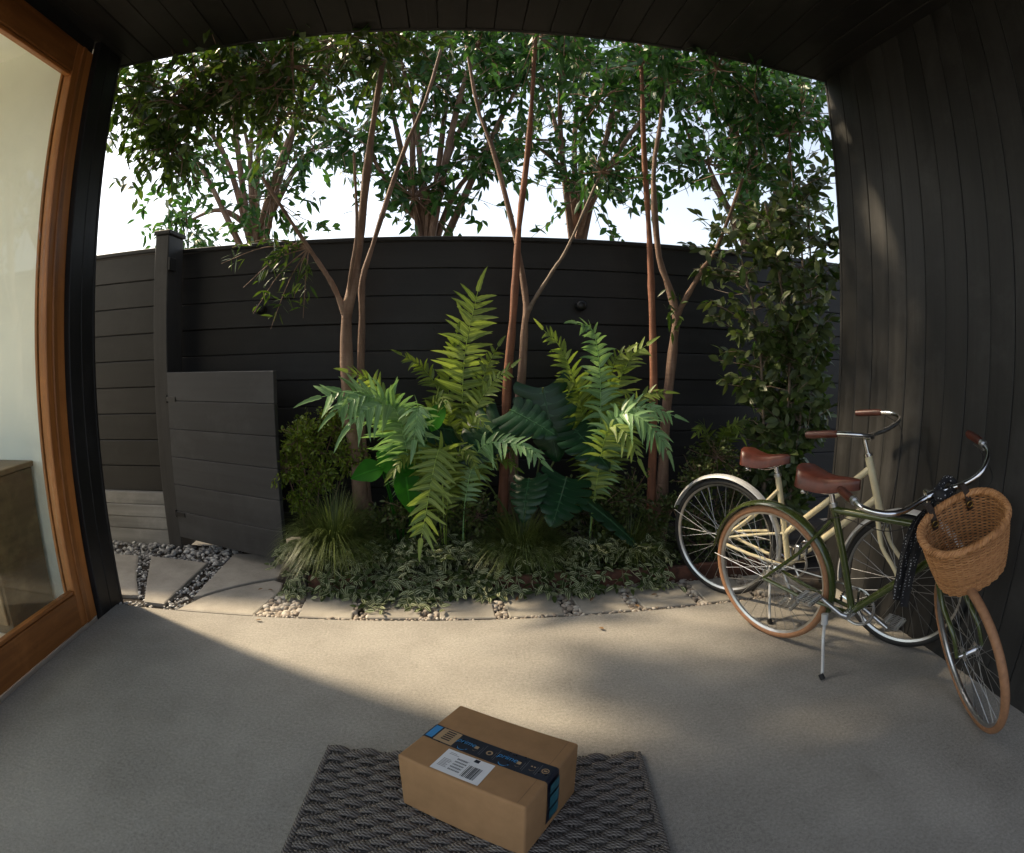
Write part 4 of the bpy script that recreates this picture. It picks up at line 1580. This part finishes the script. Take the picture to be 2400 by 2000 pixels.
fern('tall bushy fern with crossing fronds beside the right tree', np.array([.86, 3.48, .05]), [
    ([(.84, 3.48, .6), (.74, 3.47, 1.02), (.62, 3.45, 1.32), (.50, 3.40, 1.44)], dict(plen=.15, n_pairs=13, pw=.032, droop=.2)),
    ([(.86, 3.42, .6), (.84, 3.36, 1.1), (.78, 3.30, 1.42), (.66, 3.22, 1.47)], dict(plen=.15, n_pairs=13, pw=.034, droop=.4, mat='fern_leaf_blue')),
    ([(.90, 3.50, .6), (.97, 3.50, 1.05), (1.06, 3.48, 1.28), (1.15, 3.44, 1.36)], dict(plen=.16, n_pairs=13, pw=.032)),
    ([(.88, 3.46, .6), (.90, 3.42, 1.0), (.92, 3.36, 1.25), (.98, 3.30, 1.32)], dict(plen=.15, n_pairs=12, pw=.032, mat='fern_leaf_dark')),
    ([(.82, 3.46, .6), (.74, 3.40, .95), (.68, 3.34, 1.12), (.60, 3.28, 1.14)], dict(plen=.14, n_pairs=11, pw=.030, mat='fern_leaf_dark')),
    ([(.92, 3.44, .5), (1.00, 3.38, .90), (1.10, 3.32, 1.06), (1.22, 3.28, 1.08)], dict(plen=.13, n_pairs=11, pw=.030, mat='fern_leaf_dark')),
])
fern('low fern with blue green star shaped fronds in front of the right tree', np.array([.78, 3.30, .05]), [
    ([(.80, 3.28, .5), (.88, 3.20, .92), (.99, 3.09, .96), (1.09, 3.02, .86), (1.14, 3.00, .78)], dict(plen=.145, n_pairs=11, pw=.032, droop=.4, mat='fern_leaf_blue')),
    ([(.80, 3.26, .5), (.84, 3.16, .88), (.92, 3.04, .86), (.97, 2.99, .74)], dict(plen=.13, n_pairs=9, pw=.030, droop=.45)),
    ([(.82, 3.30, .5), (.92, 3.26, .94), (1.07, 3.18, 1.00), (1.22, 3.12, .96)], dict(plen=.13, n_pairs=10, pw=.030, droop=.35, mat='fern_leaf_blue')),
])
fern('small yellow green fern behind the rear wheel of the cream bicycle', np.array([1.70, 3.62, .05]), [
    ([(1.68, 3.60, .5), (1.62, 3.54, .78), (1.55, 3.46, .86), (1.47, 3.38, .82)], dict(plen=.10, n_pairs=10, pw=.026)),
    ([(1.72, 3.60, .5), (1.74, 3.52, .80), (1.76, 3.42, .86), (1.78, 3.34, .80)], dict(plen=.10, n_pairs=10, pw=.026)),
    ([(1.74, 3.62, .5), (1.82, 3.58, .80), (1.92, 3.52, .86), (2.0, 3.46, .80)], dict(plen=.10, n_pairs=10, pw=.026)),
], 'fern_leaf_dark')


# ---------------------------------------------------------------- split-leaf plant (monstera)
def split_leaf(center, tipdir, nrm, L, Wd, lobes=6, cut=.46):
    """heart shaped blade cut into fingers on both sides of the midrib; starts at its stalk end"""
    d = unit(tipdir); s_ = unit(np.cross(d, nrm)); nn = np.cross(s_, d)
    mb = MB()
    o = np.array(center, float)

    def hw(t):
        return Wd * (math.sin(math.pi * min(1, (t * .86 + .14)) ** .72) ** .8)

    def pt(t, u, side):
        w = hw(t) * u
        back = -.16 * L * u * u * (1 - t) * 1.3 + .10 * L * u * t
        z = -.10 * L * (t - .35) ** 2 - .16 * Wd * u * u
        return o + d * (t * L + back) + s_ * side * w + nn * z
    ku = [0, .18, .36, .55, .72, .87, 1.0]
    for side in (-1, 1):
        for i in range(lobes):
            t0, t1 = i / lobes, (i + 1) / lobes
            V, A_, F = [], [], []
            nv = 5
            for u in ku:
                sh = 0 if u < 1 - cut else ((u - (1 - cut)) / cut) ** .9 * .27
                if i == lobes - 1: sh *= .5
                for j in range(nv):
                    v = .5 + (j / (nv - 1) - .5) * (1 - sh)
                    uu = u * (1 - .10 * (2 * v - 1) ** 2 * (u > .8))
                    q = pt(min(1, t0 + (t1 - t0) * v), uu, side) + nn * (.008 * math.sin(math.pi * v) * u)
                    V.append(q); A_.append(.02 if u == 0 else (.055 if j == 2 and u < .9 else .3 + .5 * u))
            for a in range(len(ku) - 1):
                for j in range(nv - 1):
                    k = a * nv + j
                    F.append((k, k + 1, k + nv + 1, k + nv) if side > 0 else (k, k + nv, k + nv + 1, k + 1))
            mb.add(V, F, A_)
    n0 = len(mb.v)
    mb.tube([pt(t, 0, 1) + nn * .002 for t in np.linspace(0, 1, 9)], [.005 * (1 - .7 * k / 8) for k in range(9)], 5)
    for k in range(n0, len(mb.v)): mb.a[k] = .0
    return mb


mon = thing('split_leaf_plant', 'dark glossy plant with big split leaves in the middle of the bed', 'plant', (.42, 3.38, .05))
mo = np.array([.42, 3.38, .05])
mons = [   # stalk end, direction to the tip, upper side, length, half width
    ((.50, 3.38, 1.10), (.20, -.10, -1.0), (-.10, -1.0, .30), .42, .19),
    ((.26, 3.30, .92), (-.75, -.25, -.62), (-.1, -.75, .65), .36, .17),
    ((.62, 3.22, .60), (-.30, -.55, -.60), (.1, -.72, .68), .30, .17),
    ((.40, 3.20, .60), (-.2, -.5, -.8), (-.5, -.7, .4), .24, .12),
    ((.30, 3.28, .98), (.50, -.35, -.25), (-.1, -.65, .75), .30, .14),
    ((.74, 3.16, .46), (.72, -.18, -.60), (.35, -.30, .88), .44, .10),
    ((-.02, 3.34, .86), (-.55, -.3, .1), (.1, -.7, .7), .28, .13),
    ((.68, 3.34, .86), (.5, -.5, -.55), (.2, -.8, .5), .30, .15),
]
for c_, d_, n_, L_, w_ in mons:
    c0 = np.array(c_)
    split_leaf(c0 - mo, d_, n_, L_, w_, lobes=6).build('leaf', 'monstera_leaf', mon, angle=70)
    MB().tube(bez([np.array([P_.uniform(-.06, .06), P_.uniform(-.03, .03), 0]), (c0 - mo) * .5 + [P_.uniform(-.05, .05), .05, .1], c0 - mo], 10), .006, 6).build('stalk', 'shrub_leaf_dark', mon)

brt = thing('broad_leaf_plant', 'plant with a few smooth bright green leaves behind the hanging frond', 'plant', (-.34, 3.34, .05))
bo = np.array([-.34, 3.34, .05])
for c_, d_, n_, L_, w_ in [((-.46, 3.28, .74), (.85, -.12, -.30), (.1, -.85, .55), .27, .20), ((-.30, 3.24, .66), (.15, -.25, -1.0), (.4, -.85, .3), .24, .17),
                           ((-.42, 3.26, .66), (-.7, -.3, -.1), (-.1, -.8, .6), .20, .15), ((-.16, 3.26, .86), (.35, -.2, .7), (-.4, -.8, .3), .24, .12)]:
    mb = MB()
    c0 = np.array(c_) - bo
    leaf(mb, c0, d_, n_, L_, w_, .18, .12, 8, .8, .03)
    mb.tube(bez([(0, 0, 0), c0 * .5 + [0, .04, .05], c0], 8), .005, 5)
    mb.build('leaf', 'bright_leaf', brt, angle=70)


# ---------------------------------------------------------------- tufts of fine grass
def tuft(label, root, n, h_, spread, mat='grass_blade'):
    o = thing('grass_tuft', label, 'grass', root, 'arching grass tufts in the bed')
    mb = MB()
    for i in range(n):
        a = P_.uniform(0, 6.283)
        lean = P_.uniform(.12, 1.1) ** .75
        L = h_ * P_.uniform(.75, 1.25)
        r0 = P_.uniform(0, .07)
        d = np.array([math.cos(a), math.sin(a), 0])
        sx = np.array([-math.sin(a), math.cos(a), 0])
        w = P_.uniform(.0013, .0026)
        V, A_, F = [], [], []
        N = 7
        for k in range(N + 1):
            t = k / N
            x = r0 + spread * (.2 + .9 * lean) * (t ** 1.25)
            z = L * .5 * (1.9 * t - (.45 + 1.15 * lean) * t * t)
            c = d * x + UP * max(z, -.02 - .1 * t)
            ww = w * (1 - t) ** .5
            V += [c - sx * ww, c + sx * ww]; A_ += [1., 1.]
        for k in range(N):
            F.append((2 * k, 2 * k + 1, 2 * k + 3, 2 * k + 2))
        mb.add(V, F, A_)
    mb.build('blades', mat, o)
    return o


tuft('arching green grass tuft beside the gate end of the bed', (-.72, 3.20, .06), 2000, .72, .34)
tuft('arching dark grass tuft under the big split leaves', (.36, 3.17, .06), 1700, .60, .31)
tuft('low grass tuft at the right end of the bed behind the pavers', (1.02, 3.24, .05), 900, .48, .26)


# ---------------------------------------------------------------- shrubs
def bush(name, label, cat, root, blobs, n, lsz, mat, stem_mat='bark', ratio=.5, upb=.4, group=None):
    """small shrub: stems from the root, twigs into each clump, leaves along the twigs"""
    o = thing(name, label, cat, root, group)
    root = np.array(root, float)
    st_, lv_ = MB(), MB()
    tot = sum(b[3] ** 2 for b in blobs)
    for bx_, by_, bz_, br_ in blobs:
        c = np.array([bx_, by_, bz_]) - root
        st_.tube(bez([np.array([P_.uniform(-.03, .03), P_.uniform(-.03, .03), 0]), c * .5 + rand_dir() * .05, c], 8), [.008 - .0006 * k for k in range(9)], 5)
        k = int(n * br_ ** 2 / tot)
        tw = max(4, k // 14)
        for i in range(tw):
            e = c + rand_dir(.15) * br_ * P_.uniform(.45, 1.0)
            s0 = c + (e - c) * P_.uniform(.0, .3)
            st_.tube([s0, (s0 + e) / 2 + rand_dir() * .02, e], [.0028, .002, .0012], 4, cap=False)
            for q in range(14):
                f = P_.uniform(.3, 1.02)
                p = s0 + (e - s0) * f + rand_dir() * lsz * .5
                d = unit(unit(e - c) * .6 + rand_dir() * .9)
                leaf(lv_, p, d, unit(rand_dir() * .7 + UP * upb + np.array([0, -.35, 0])), lsz * P_.uniform(.7, 1.25), lsz * ratio * P_.uniform(.8, 1.2), .25, .12, 3)
    stuff(st_.build('stems', stem_mat, o))
    lv_.build('foliage', mat, o, angle=70)
    return o


bush('shrub', 'light green small leaved shrub at the gate end of the bed', 'shrub', (-.98, 3.56, .05), [(-1.02, 3.50, .62, .16), (-.92, 3.54, .78, .18), (-.86, 3.50, .55, .15), (-.98, 3.44, .42, .12), (-.76, 3.58, .86, .16), (-.68, 3.56, .66, .16), (-1.05, 3.40, .62, .13), (-.96, 3.40, .80, .13)], 8000, .027, 'shrub_leaf_light')
bush('shrub', 'dark small leaved shrub behind the wheel of the cream bicycle', 'shrub', (1.58, 3.42, .05), [(1.50, 3.36, .55, .20), (1.64, 3.40, .66, .20), (1.48, 3.30, .28, .18), (1.78, 3.38, .45, .20), (1.66, 3.28, .25, .18), (1.34, 3.36, .34, .16)], 3600, .030, 'shrub_leaf_dark')
bush('shrub', 'dark low shrub filling the bed under the right ferns', 'shrub', (.98, 3.46, .05), [(.86, 3.40, .35, .20), (1.06, 3.40, .42, .20), (.70, 3.44, .40, .20), (1.16, 3.30, .24, .16), (.92, 3.28, .22, .15)], 2600, .034, 'shrub_leaf_dark')
bush('shrub', 'dark low shrub filling the bed behind the hanging frond', 'shrub', (-.20, 3.44, .05), [(-.30, 3.36, .38, .18), (-.06, 3.36, .36, .20), (-.44, 3.36, .30, .18), (.12, 3.34, .34, .18), (-.18, 3.28, .20, .15)], 2600, .036, 'shrub_leaf_dark')

# tall glossy shrub climbing at the end of the plank wall
vine_root = np.array([2.16, 3.36, .05])
vine = thing('glossy_shrub', 'tall glossy leaved shrub with pale twigs at the end of the plank wall', 'shrub', tuple(vine_root))
st_, lv_ = MB(), MB()
mains = [[(2.18, 3.34, .0), (2.19, 3.32, .6), (2.22, 3.30, 1.2), (2.20, 3.30, 1.9), (2.16, 3.34, 2.7)],
         [(2.10, 3.36, .0), (2.08, 3.34, .6), (2.10, 3.30, 1.1), (2.04, 3.28, 1.6), (1.92, 3.30, 2.3)],
         [(2.02, 3.40, .0), (2.00, 3.38, .5), (1.96, 3.40, 1.0), (1.90, 3.40, 1.5), (1.72, 3.42, 2.2)],
         [(2.24, 3.40, .0), (2.30, 3.40, .7), (2.34, 3.42, 1.4), (2.36, 3.44, 2.5)]]
for ml in mains:
    c = [q - vine_root for q in bez(ml, 24)]
    st_.tube(c, [.013 * (1 - .55 * i / 24) for i in range(25)], 7)
    for i in range(105):
        f = P_.uniform(.12, 1.0)
        k = min(23, int(f * 24))
        s0 = c[k]
        z = s0[2]
        reach = (.16 + .22 * min(1, max(0, (z - .5) / 1.2))) * P_.uniform(.5, 1.15)
        a = P_.uniform(0, 6.283)
        e = s0 + np.array([math.cos(a) * reach, math.sin(a) * reach * .8, P_.uniform(.0, .22)])
        if e[0] + vine_root[0] > 2.45: e[0] -= .3
        if e[1] + vine_root[1] > 3.86: e[1] -= .4
        mdl = (s0 + e) / 2 + rand_dir() * .03
        st_.tube([s0, mdl, e], [.0035, .0028, .0018], 4, cap=False)
        for q in range(P_.randint(7, 12)):
            g_ = P_.uniform(.3, 1.0)
            p = s0 + (e - s0) * g_ + rand_dir() * .012
            d = unit(unit(e - s0) * .55 + rand_dir() * .8)
            leaf(lv_, p, d, unit(rand_dir() * .6 + UP * .5 + np.array([-.1, -.45, 0])), P_.uniform(.065, .11), P_.uniform(.034, .055), .22, .15, 4, .95)
stuff(st_.build('stems', 'pale_twig', vine))
lv_.build('foliage', 'vine_leaf', vine, angle=70)


# ---------------------------------------------------------------- trees in the bed
def grow_crown(lv_, st_, tips, n_tw, n_leaf, reach, lsz, ratio=.42, up=.25, zmin=None):
    for e0 in tips:
        e0 = np.array(e0)
        for i in range(n_tw):
            e = e0 + rand_dir(up) * reach * P_.uniform(.35, 1.0)
            if zmin is not None and e[2] < zmin: e[2] = zmin + P_.uniform(0, .15)
            m_ = (e0 + e) / 2 + rand_dir() * reach * .12
            st_.tube([e0, m_, e], [.006, .004, .002], 4, cap=False)
            for q in range(n_leaf):
                g_ = P_.uniform(.25, 1.03)
                p = (e0 * (1 - g_) + e * g_) + rand_dir() * .03
                d = unit(unit(e - e0) * .5 + rand_dir() * .9)
                leaf(lv_, p, d, unit(rand_dir() * .8 + UP * .6), lsz * P_.uniform(.7, 1.25), lsz * ratio * P_.uniform(.8, 1.2), .22, .2, 3)


def tree(label, root, trunks, tips, lsz=.085, n_tw=16, n_leaf=12, reach=.5, zmin=None, extra=None, leafmat='tree_leaf', n_group='slim trees in the planting bed'):
    o = thing('tree', label, 'tree', root, n_group)
    root = np.array(root, float)
    for pts, r0, r1, mat in trunks:
        c = [q - root for q in bez(pts, 26)]
        MB().tube(c, [r0 * (1 + .35 * max(0, 1 - i / 3)) + (r1 - r0) * i / 26 + .06 * r0 * (math.sin(i * 2.3 + r0 * 400) + math.sin(i * 1.1)) for i in range(27)], 12).build('trunk' if r0 > .02 else 'branch', mat, o)
    lv_, st_ = MB(), MB()
    grow_crown(lv_, st_, [np.array(t_) - root for t_ in tips], n_tw, n_leaf, reach, lsz, zmin=None if zmin is None else zmin - root[2])
    if extra:
        extra(lv_, st_, root)
    stuff(st_.build('twigs', 'bark', o))
    lv_.build('crown', leafmat, o, angle=70)
    return o


def low_twigs(lv_, st_, root):
    """thin leafy twigs hanging left of the left tree"""
    b0 = np.array([-.90, 3.48, 1.95]) - root
    for e in [(-1.46, 3.44, 1.88), (-1.30, 3.42, 1.72), (-1.20, 3.46, 1.82), (-1.12, 3.42, 1.46), (-1.24, 3.44, 1.56), (-.98, 3.44, 1.64), (-1.05, 3.46, 1.92), (-.92, 3.44, 1.52), (-1.40, 3.46, 1.98)]:
        e = np.array(e) - root
        c = bez([b0, (b0 + e) / 2 + [0, 0, .05], e], 8)
        st_.tube(c, [.005 - .0004 * k for k in range(9)], 5, cap=False)
        for i in range(20):
            f = P_.uniform(.35, 1.0)
            p = c[int(f * 8)] + rand_dir() * .03
            leaf(lv_, p, unit(unit(e - b0) * .5 + rand_dir() * .8), unit(rand_dir() * .7 + UP * .6), P_.uniform(.055, .095), P_.uniform(.012, .020), .2, .2, 3)


tree('slim grey barked tree with twin stems at the left of the bed', (-.60, 3.56, .04),
     [([(-.60, 3.55, .0), (-.62, 3.55, .54), (-.665, 3.55, 1.0), (-.675, 3.55, 1.5), (-.64, 3.55, 1.70), (-.60, 3.55, 1.98), (-.56, 3.52, 2.5), (-.50, 3.45, 3.1), (-.42, 3.40, 3.9)], .050, .014, 'bark'),
      ([(-.57, 3.60, .0), (-.585, 3.60, .55), (-.60, 3.60, 1.0), (-.585, 3.60, 1.5), (-.585, 3.60, 1.75), (-.52, 3.62, 2.0), (-.36, 3.68, 2.6), (-.20, 3.7, 3.1), (-.06, 3.7, 3.9)], .030, .009, 'bark'),
      ([(-.68, 3.55, 1.54), (-.75, 3.52, 1.71), (-.83, 3.50, 1.84), (-.97, 3.46, 2.05), (-1.20, 3.40, 2.4)], .019, .010, 'bark'),
      ([(-.66, 3.55, 1.58), (-.645, 3.50, 1.75), (-.60, 3.44, 2.05), (-.62, 3.35, 2.5)], .014, .008, 'bark')],
     [(-.50, 3.45, 3.2), (-1.1, 3.4, 2.8), (-.85, 3.4, 3.3), (-.35, 3.3, 3.4), (-1.3, 3.2, 3.0), (-1.6, 3.4, 3.0), (-1.9, 3.3, 2.7), (-2.1, 3.4, 3.1), (-1.55, 3.05, 2.75), (-1.1, 3.08, 3.0), (-1.9, 3.08, 2.95), (-.65, 3.08, 3.15), (-1.35, 3.1, 3.25), (-1.3, 3.02, 2.9), (-1.7, 3.02, 2.85), (-.95, 3.02, 2.95), (-2.15, 3.05, 3.0), (-.45, 3.05, 3.2), (-1.75, 3.2, 2.6)], n_tw=20, zmin=2.25, reach=.46, extra=low_twigs, leafmat='twig_leaf')  # left and front crown tips added to shade the right of the slab
tree('slim tree with a straight red brown stem in the middle of the bed', (.34, 3.53, .04),
     [([(.26, 3.5, .0), (.285, 3.5, .6), (.30, 3.5, 1.1), (.33, 3.5, 1.47), (.35, 3.5, 1.78), (.37, 3.5, 2.1), (.42, 3.46, 2.6), (.45, 3.4, 3.2), (.47, 3.36, 3.9)], .031, .012, 'red_bark'),
      ([(.34, 3.56, .0), (.35, 3.56, .8), (.39, 3.55, 1.11), (.41, 3.55, 1.47), (.42, 3.56, 1.60), (.36, 3.60, 2.0), (.22, 3.66, 2.6), (.10, 3.7, 3.0), (-.04, 3.72, 3.9)], .031, .009, 'bark'),
      ([(.43, 3.55, 1.56), (.49, 3.55, 1.66), (.59, 3.55, 1.82), (.68, 3.55, 1.97), (.86, 3.5, 2.4)], .014, .008, 'pale_twig')],
     [(.45, 3.3, 3.3), (.10, 3.5, 3.3), (.86, 3.4, 2.9), (.7, 3.4, 3.4), (.6, 3.15, 3.35), (.1, 3.15, 3.3), (.88, 3.5, 2.45)], zmin=2.3, n_tw=13, reach=.42)
tree('slim tree with one red and one grey stem at the right of the bed', (1.28, 3.53, .04),
     [([(1.24, 3.5, .0), (1.23, 3.5, .63), (1.22, 3.5, 1.12), (1.20, 3.5, 1.65), (1.19, 3.5, 1.97), (1.16, 3.48, 2.6), (1.15, 3.42, 3.2), (1.13, 3.38, 3.9)], .030, .012, 'red_bark'),
      ([(1.33, 3.55, .0), (1.325, 3.55, .59), (1.33, 3.55, .95), (1.37, 3.55, 1.39), (1.385, 3.55, 1.56), (1.33, 3.56, 1.76), (1.27, 3.57, 1.97), (1.26, 3.6, 2.5), (1.35, 3.62, 3.0), (1.45, 3.62, 3.9)], .037, .012, 'bark'),
      ([(1.385, 3.55, 1.55), (1.44, 3.53, 1.66), (1.55, 3.50, 1.86), (1.66, 3.50, 2.02), (1.85, 3.46, 2.5)], .020, .011, 'bark')],
     [(1.15, 3.35, 3.2), (1.35, 3.5, 3.2), (1.85, 3.46, 2.8), (1.6, 3.3, 3.3), (2.0, 3.4, 3.1), (1.2, 3.15, 3.25), (1.75, 3.2, 3.05), (2.2, 3.2, 3.0), (1.87, 3.46, 2.55), (1.75, 3.0, 2.85), (1.5, 3.02, 3.05), (1.95, 2.99, 2.7)], zmin=2.3, n_tw=14, reach=.42)  # foremost crown tips added to keep sun streaks off the plank wall

# leaves sprouting on the right tree's fork
sp_ = MB()
for k in range(22):
    p = np.array([1.34 + P_.uniform(-.05, .06), 3.49 + P_.uniform(-.03, .03), 1.60 + P_.uniform(-.16, .12)])
    leaf(sp_, p - [1.28, 3.53, .04], rand_dir() + np.array([0, -.5, -.3]), (0, -.7, .7), P_.uniform(.05, .09), P_.uniform(.018, .026), .2, .2, 4)
sp_.build('sprout_leaves', 'twig_leaf', [o for o in bpy.data.objects if o.get('label', '').startswith('slim tree with one red')][0])


# ---------------------------------------------------------------- trees beyond the fence, seen between fence and roof
def far_tree(label, root, h0, tips, lsz=.12, n_tw=22, n_leaf=15, reach=1.0):
    root = np.array(root, float)
    o = thing('tree', label, 'tree', tuple(root), 'trees beyond the fence')
    c = bez([(0, 0, 0), (.05, .03, h0 * .5), (0, 0, h0)], 16)
    lv_, st_, tr = MB(), MB(), MB()
    tr.tube(c, [.10 - .003 * i for i in range(17)], 10)
    tl_ = []
    for t_ in tips:
        e = np.array(t_) - root
        tr.tube(bez([c[-1] - [0, 0, P_.uniform(.1, .8)], (c[-1] + e) / 2 + rand_dir() * .15, e], 10), [.045 - .0032 * k for k in range(11)], 7)
        tl_.append(e)
    grow_crown(lv_, st_, tl_, n_tw, n_leaf, reach, lsz, .45, .1)
    tr.build('trunk', 'bark', o)
    stuff(st_.build('twigs', 'bark', o))
    lv_.build('crown', 'tree_leaf', o, angle=70)


far_tree('leafy tree beyond the fence, farthest to the left', (-2.2, 6.2, -.07), 2.9, [(-3.0, 6.0, 3.6), (-2.2, 5.8, 4.2), (-2.8, 6.6, 4.6), (-1.6, 6.2, 3.6), (-1.7, 6.0, 4.8), (-2.2, 6.3, 5.4), (-3.2, 6.4, 2.9), (-1.9, 5.7, 2.9), (-2.6, 5.6, 4.7), (-1.4, 5.6, 4.4), (-3.4, 5.8, 4.4)], n_tw=26)
far_tree('leafy tree beyond the fence behind the left garden tree', (-.3, 5.6, -.07), 2.7, [(-.9, 5.3, 3.3), (-.3, 5.2, 3.9), (.3, 5.4, 3.2), (-.1, 5.6, 4.6), (-.8, 5.8, 4.3), (.4, 5.8, 4.2), (-.4, 5.2, 2.7), (-.6, 5.0, 4.2), (.2, 5.0, 4.4), (.6, 5.2, 4.0)], n_tw=26)
far_tree('leafy tree beyond the fence behind the middle garden tree', (1.3, 6.3, -.07), 2.9, [(.7, 6.0, 3.6), (1.3, 5.8, 4.3), (1.9, 6.1, 3.5), (1.5, 6.4, 5.1), (.8, 6.5, 4.8), (2.1, 6.5, 4.6), (1.3, 5.8, 3.0), (1.0, 5.4, 4.5), (1.7, 5.5, 4.6), (2.2, 5.6, 4.2)], n_tw=26)
far_tree('leafy tree beyond the fence, farthest to the right', (3.0, 5.6, -.07), 2.8, [(2.4, 5.2, 3.2), (3.0, 5.1, 3.8), (3.5, 5.5, 3.2), (2.8, 5.6, 4.7), (2.3, 5.8, 4.2), (3.4, 5.8, 4.4), (2.9, 5.2, 2.6), (2.5, 5.0, 4.2), (3.2, 5.0, 4.3), (3.7, 5.2, 4.0)], n_tw=26)

# ---------------------------------------------------------------- variegated ground cover spilling over the edging
gc = MB()
for i in range(540):
    x = -.95 + 2.15 * P_.random()
    y0 = P_.choice((P_.uniform(3.05, 3.30), P_.uniform(3.05, 3.16)))
    if x > .78 and P_.random() < .55: continue
    if (abs(x + .72) < .14 or abs(x - .36) < .14) and y0 > 3.12: continue
    spill = P_.random() < .33
    L = P_.uniform(.08, .20)
    p = np.array([x, y0, .09 + .05 * P_.random()])
    if spill:
        reach = P_.uniform(.01, .12) if not (-.5 < x < -.1) else P_.uniform(.06, .27)
        c = bez([p, [x + P_.uniform(-.04, .04), 3.0, .10], [x + P_.uniform(-.06, .06), 3.0 - reach * .6, .035], [x + P_.uniform(-.08, .08), 3.0 - reach, .016]], 9)
    else:
        a = P_.uniform(0, 6.283)
        c = bez([p, p + [.4 * L * math.cos(a), .3 * L * math.sin(a), .06 + .05 * P_.random()], p + [L * math.cos(a), .6 * L * math.sin(a), P_.uniform(.0, .10)]], 9)
    gc.tube(c, .0016, 4, cap=False)
    for k in range(2, 10):
        tg = unit(c[k] - c[k - 1])
        sd = 1 if k % 2 else -1
        side = unit(np.cross(tg, UP)) * sd
        d = unit(tg * .55 + side * .8 + UP * P_.uniform(-.1, .5) + rand_dir() * .25)
        leaf(gc, c[k], d, unit(UP + rand_dir() * .5 + np.array([0, -.5, 0])), P_.uniform(.040, .068), P_.uniform(.019, .029), .25, .2, 4, .8)
stuff(tag(gc.build('ground_cover', 'cover_leaf', angle=70), 'trailing silver striped ground cover spilling over the bed edging', 'ground cover'))
# a few dry leaves blown off the bed
dl = MB()
for i in range(15):
    x = P_.uniform(-1.3, 1.5)
    y = P_.uniform(2.70, 3.0) if i % 5 else P_.uniform(2.35, 2.66)
    leaf(dl, (x, y, .006), (math.cos(i * 2.4), math.sin(i * 2.4), .08), (P_.uniform(-.2, .2), P_.uniform(-.2, .2), 1), P_.uniform(.03, .055), P_.uniform(.012, .022), .5, -.10, 4)
stuff(tag(dl.build('leaf_litter', 'dry_leaf', angle=70), 'few small dry leaves scattered on the pavers and slab edge', 'leaves'))
# low creeping leaves over the soil further back
gc = MB()
for i in range(5200):
    x, y = P_.uniform(-1.02, 2.1), P_.uniform(3.08, 3.92)
    leaf(gc, (x, y, .05 + P_.uniform(0, .07)), rand_dir(.3), unit(UP + rand_dir() * .6 + np.array([0, -.4, 0])), P_.uniform(.02, .045), P_.uniform(.010, .02), .2, .2, 3)
stuff(tag(gc.build('creeping_leaves', 'shrub_leaf_dark', angle=70), 'dark creeping leaves covering the soil at the back of the bed', 'ground cover'))
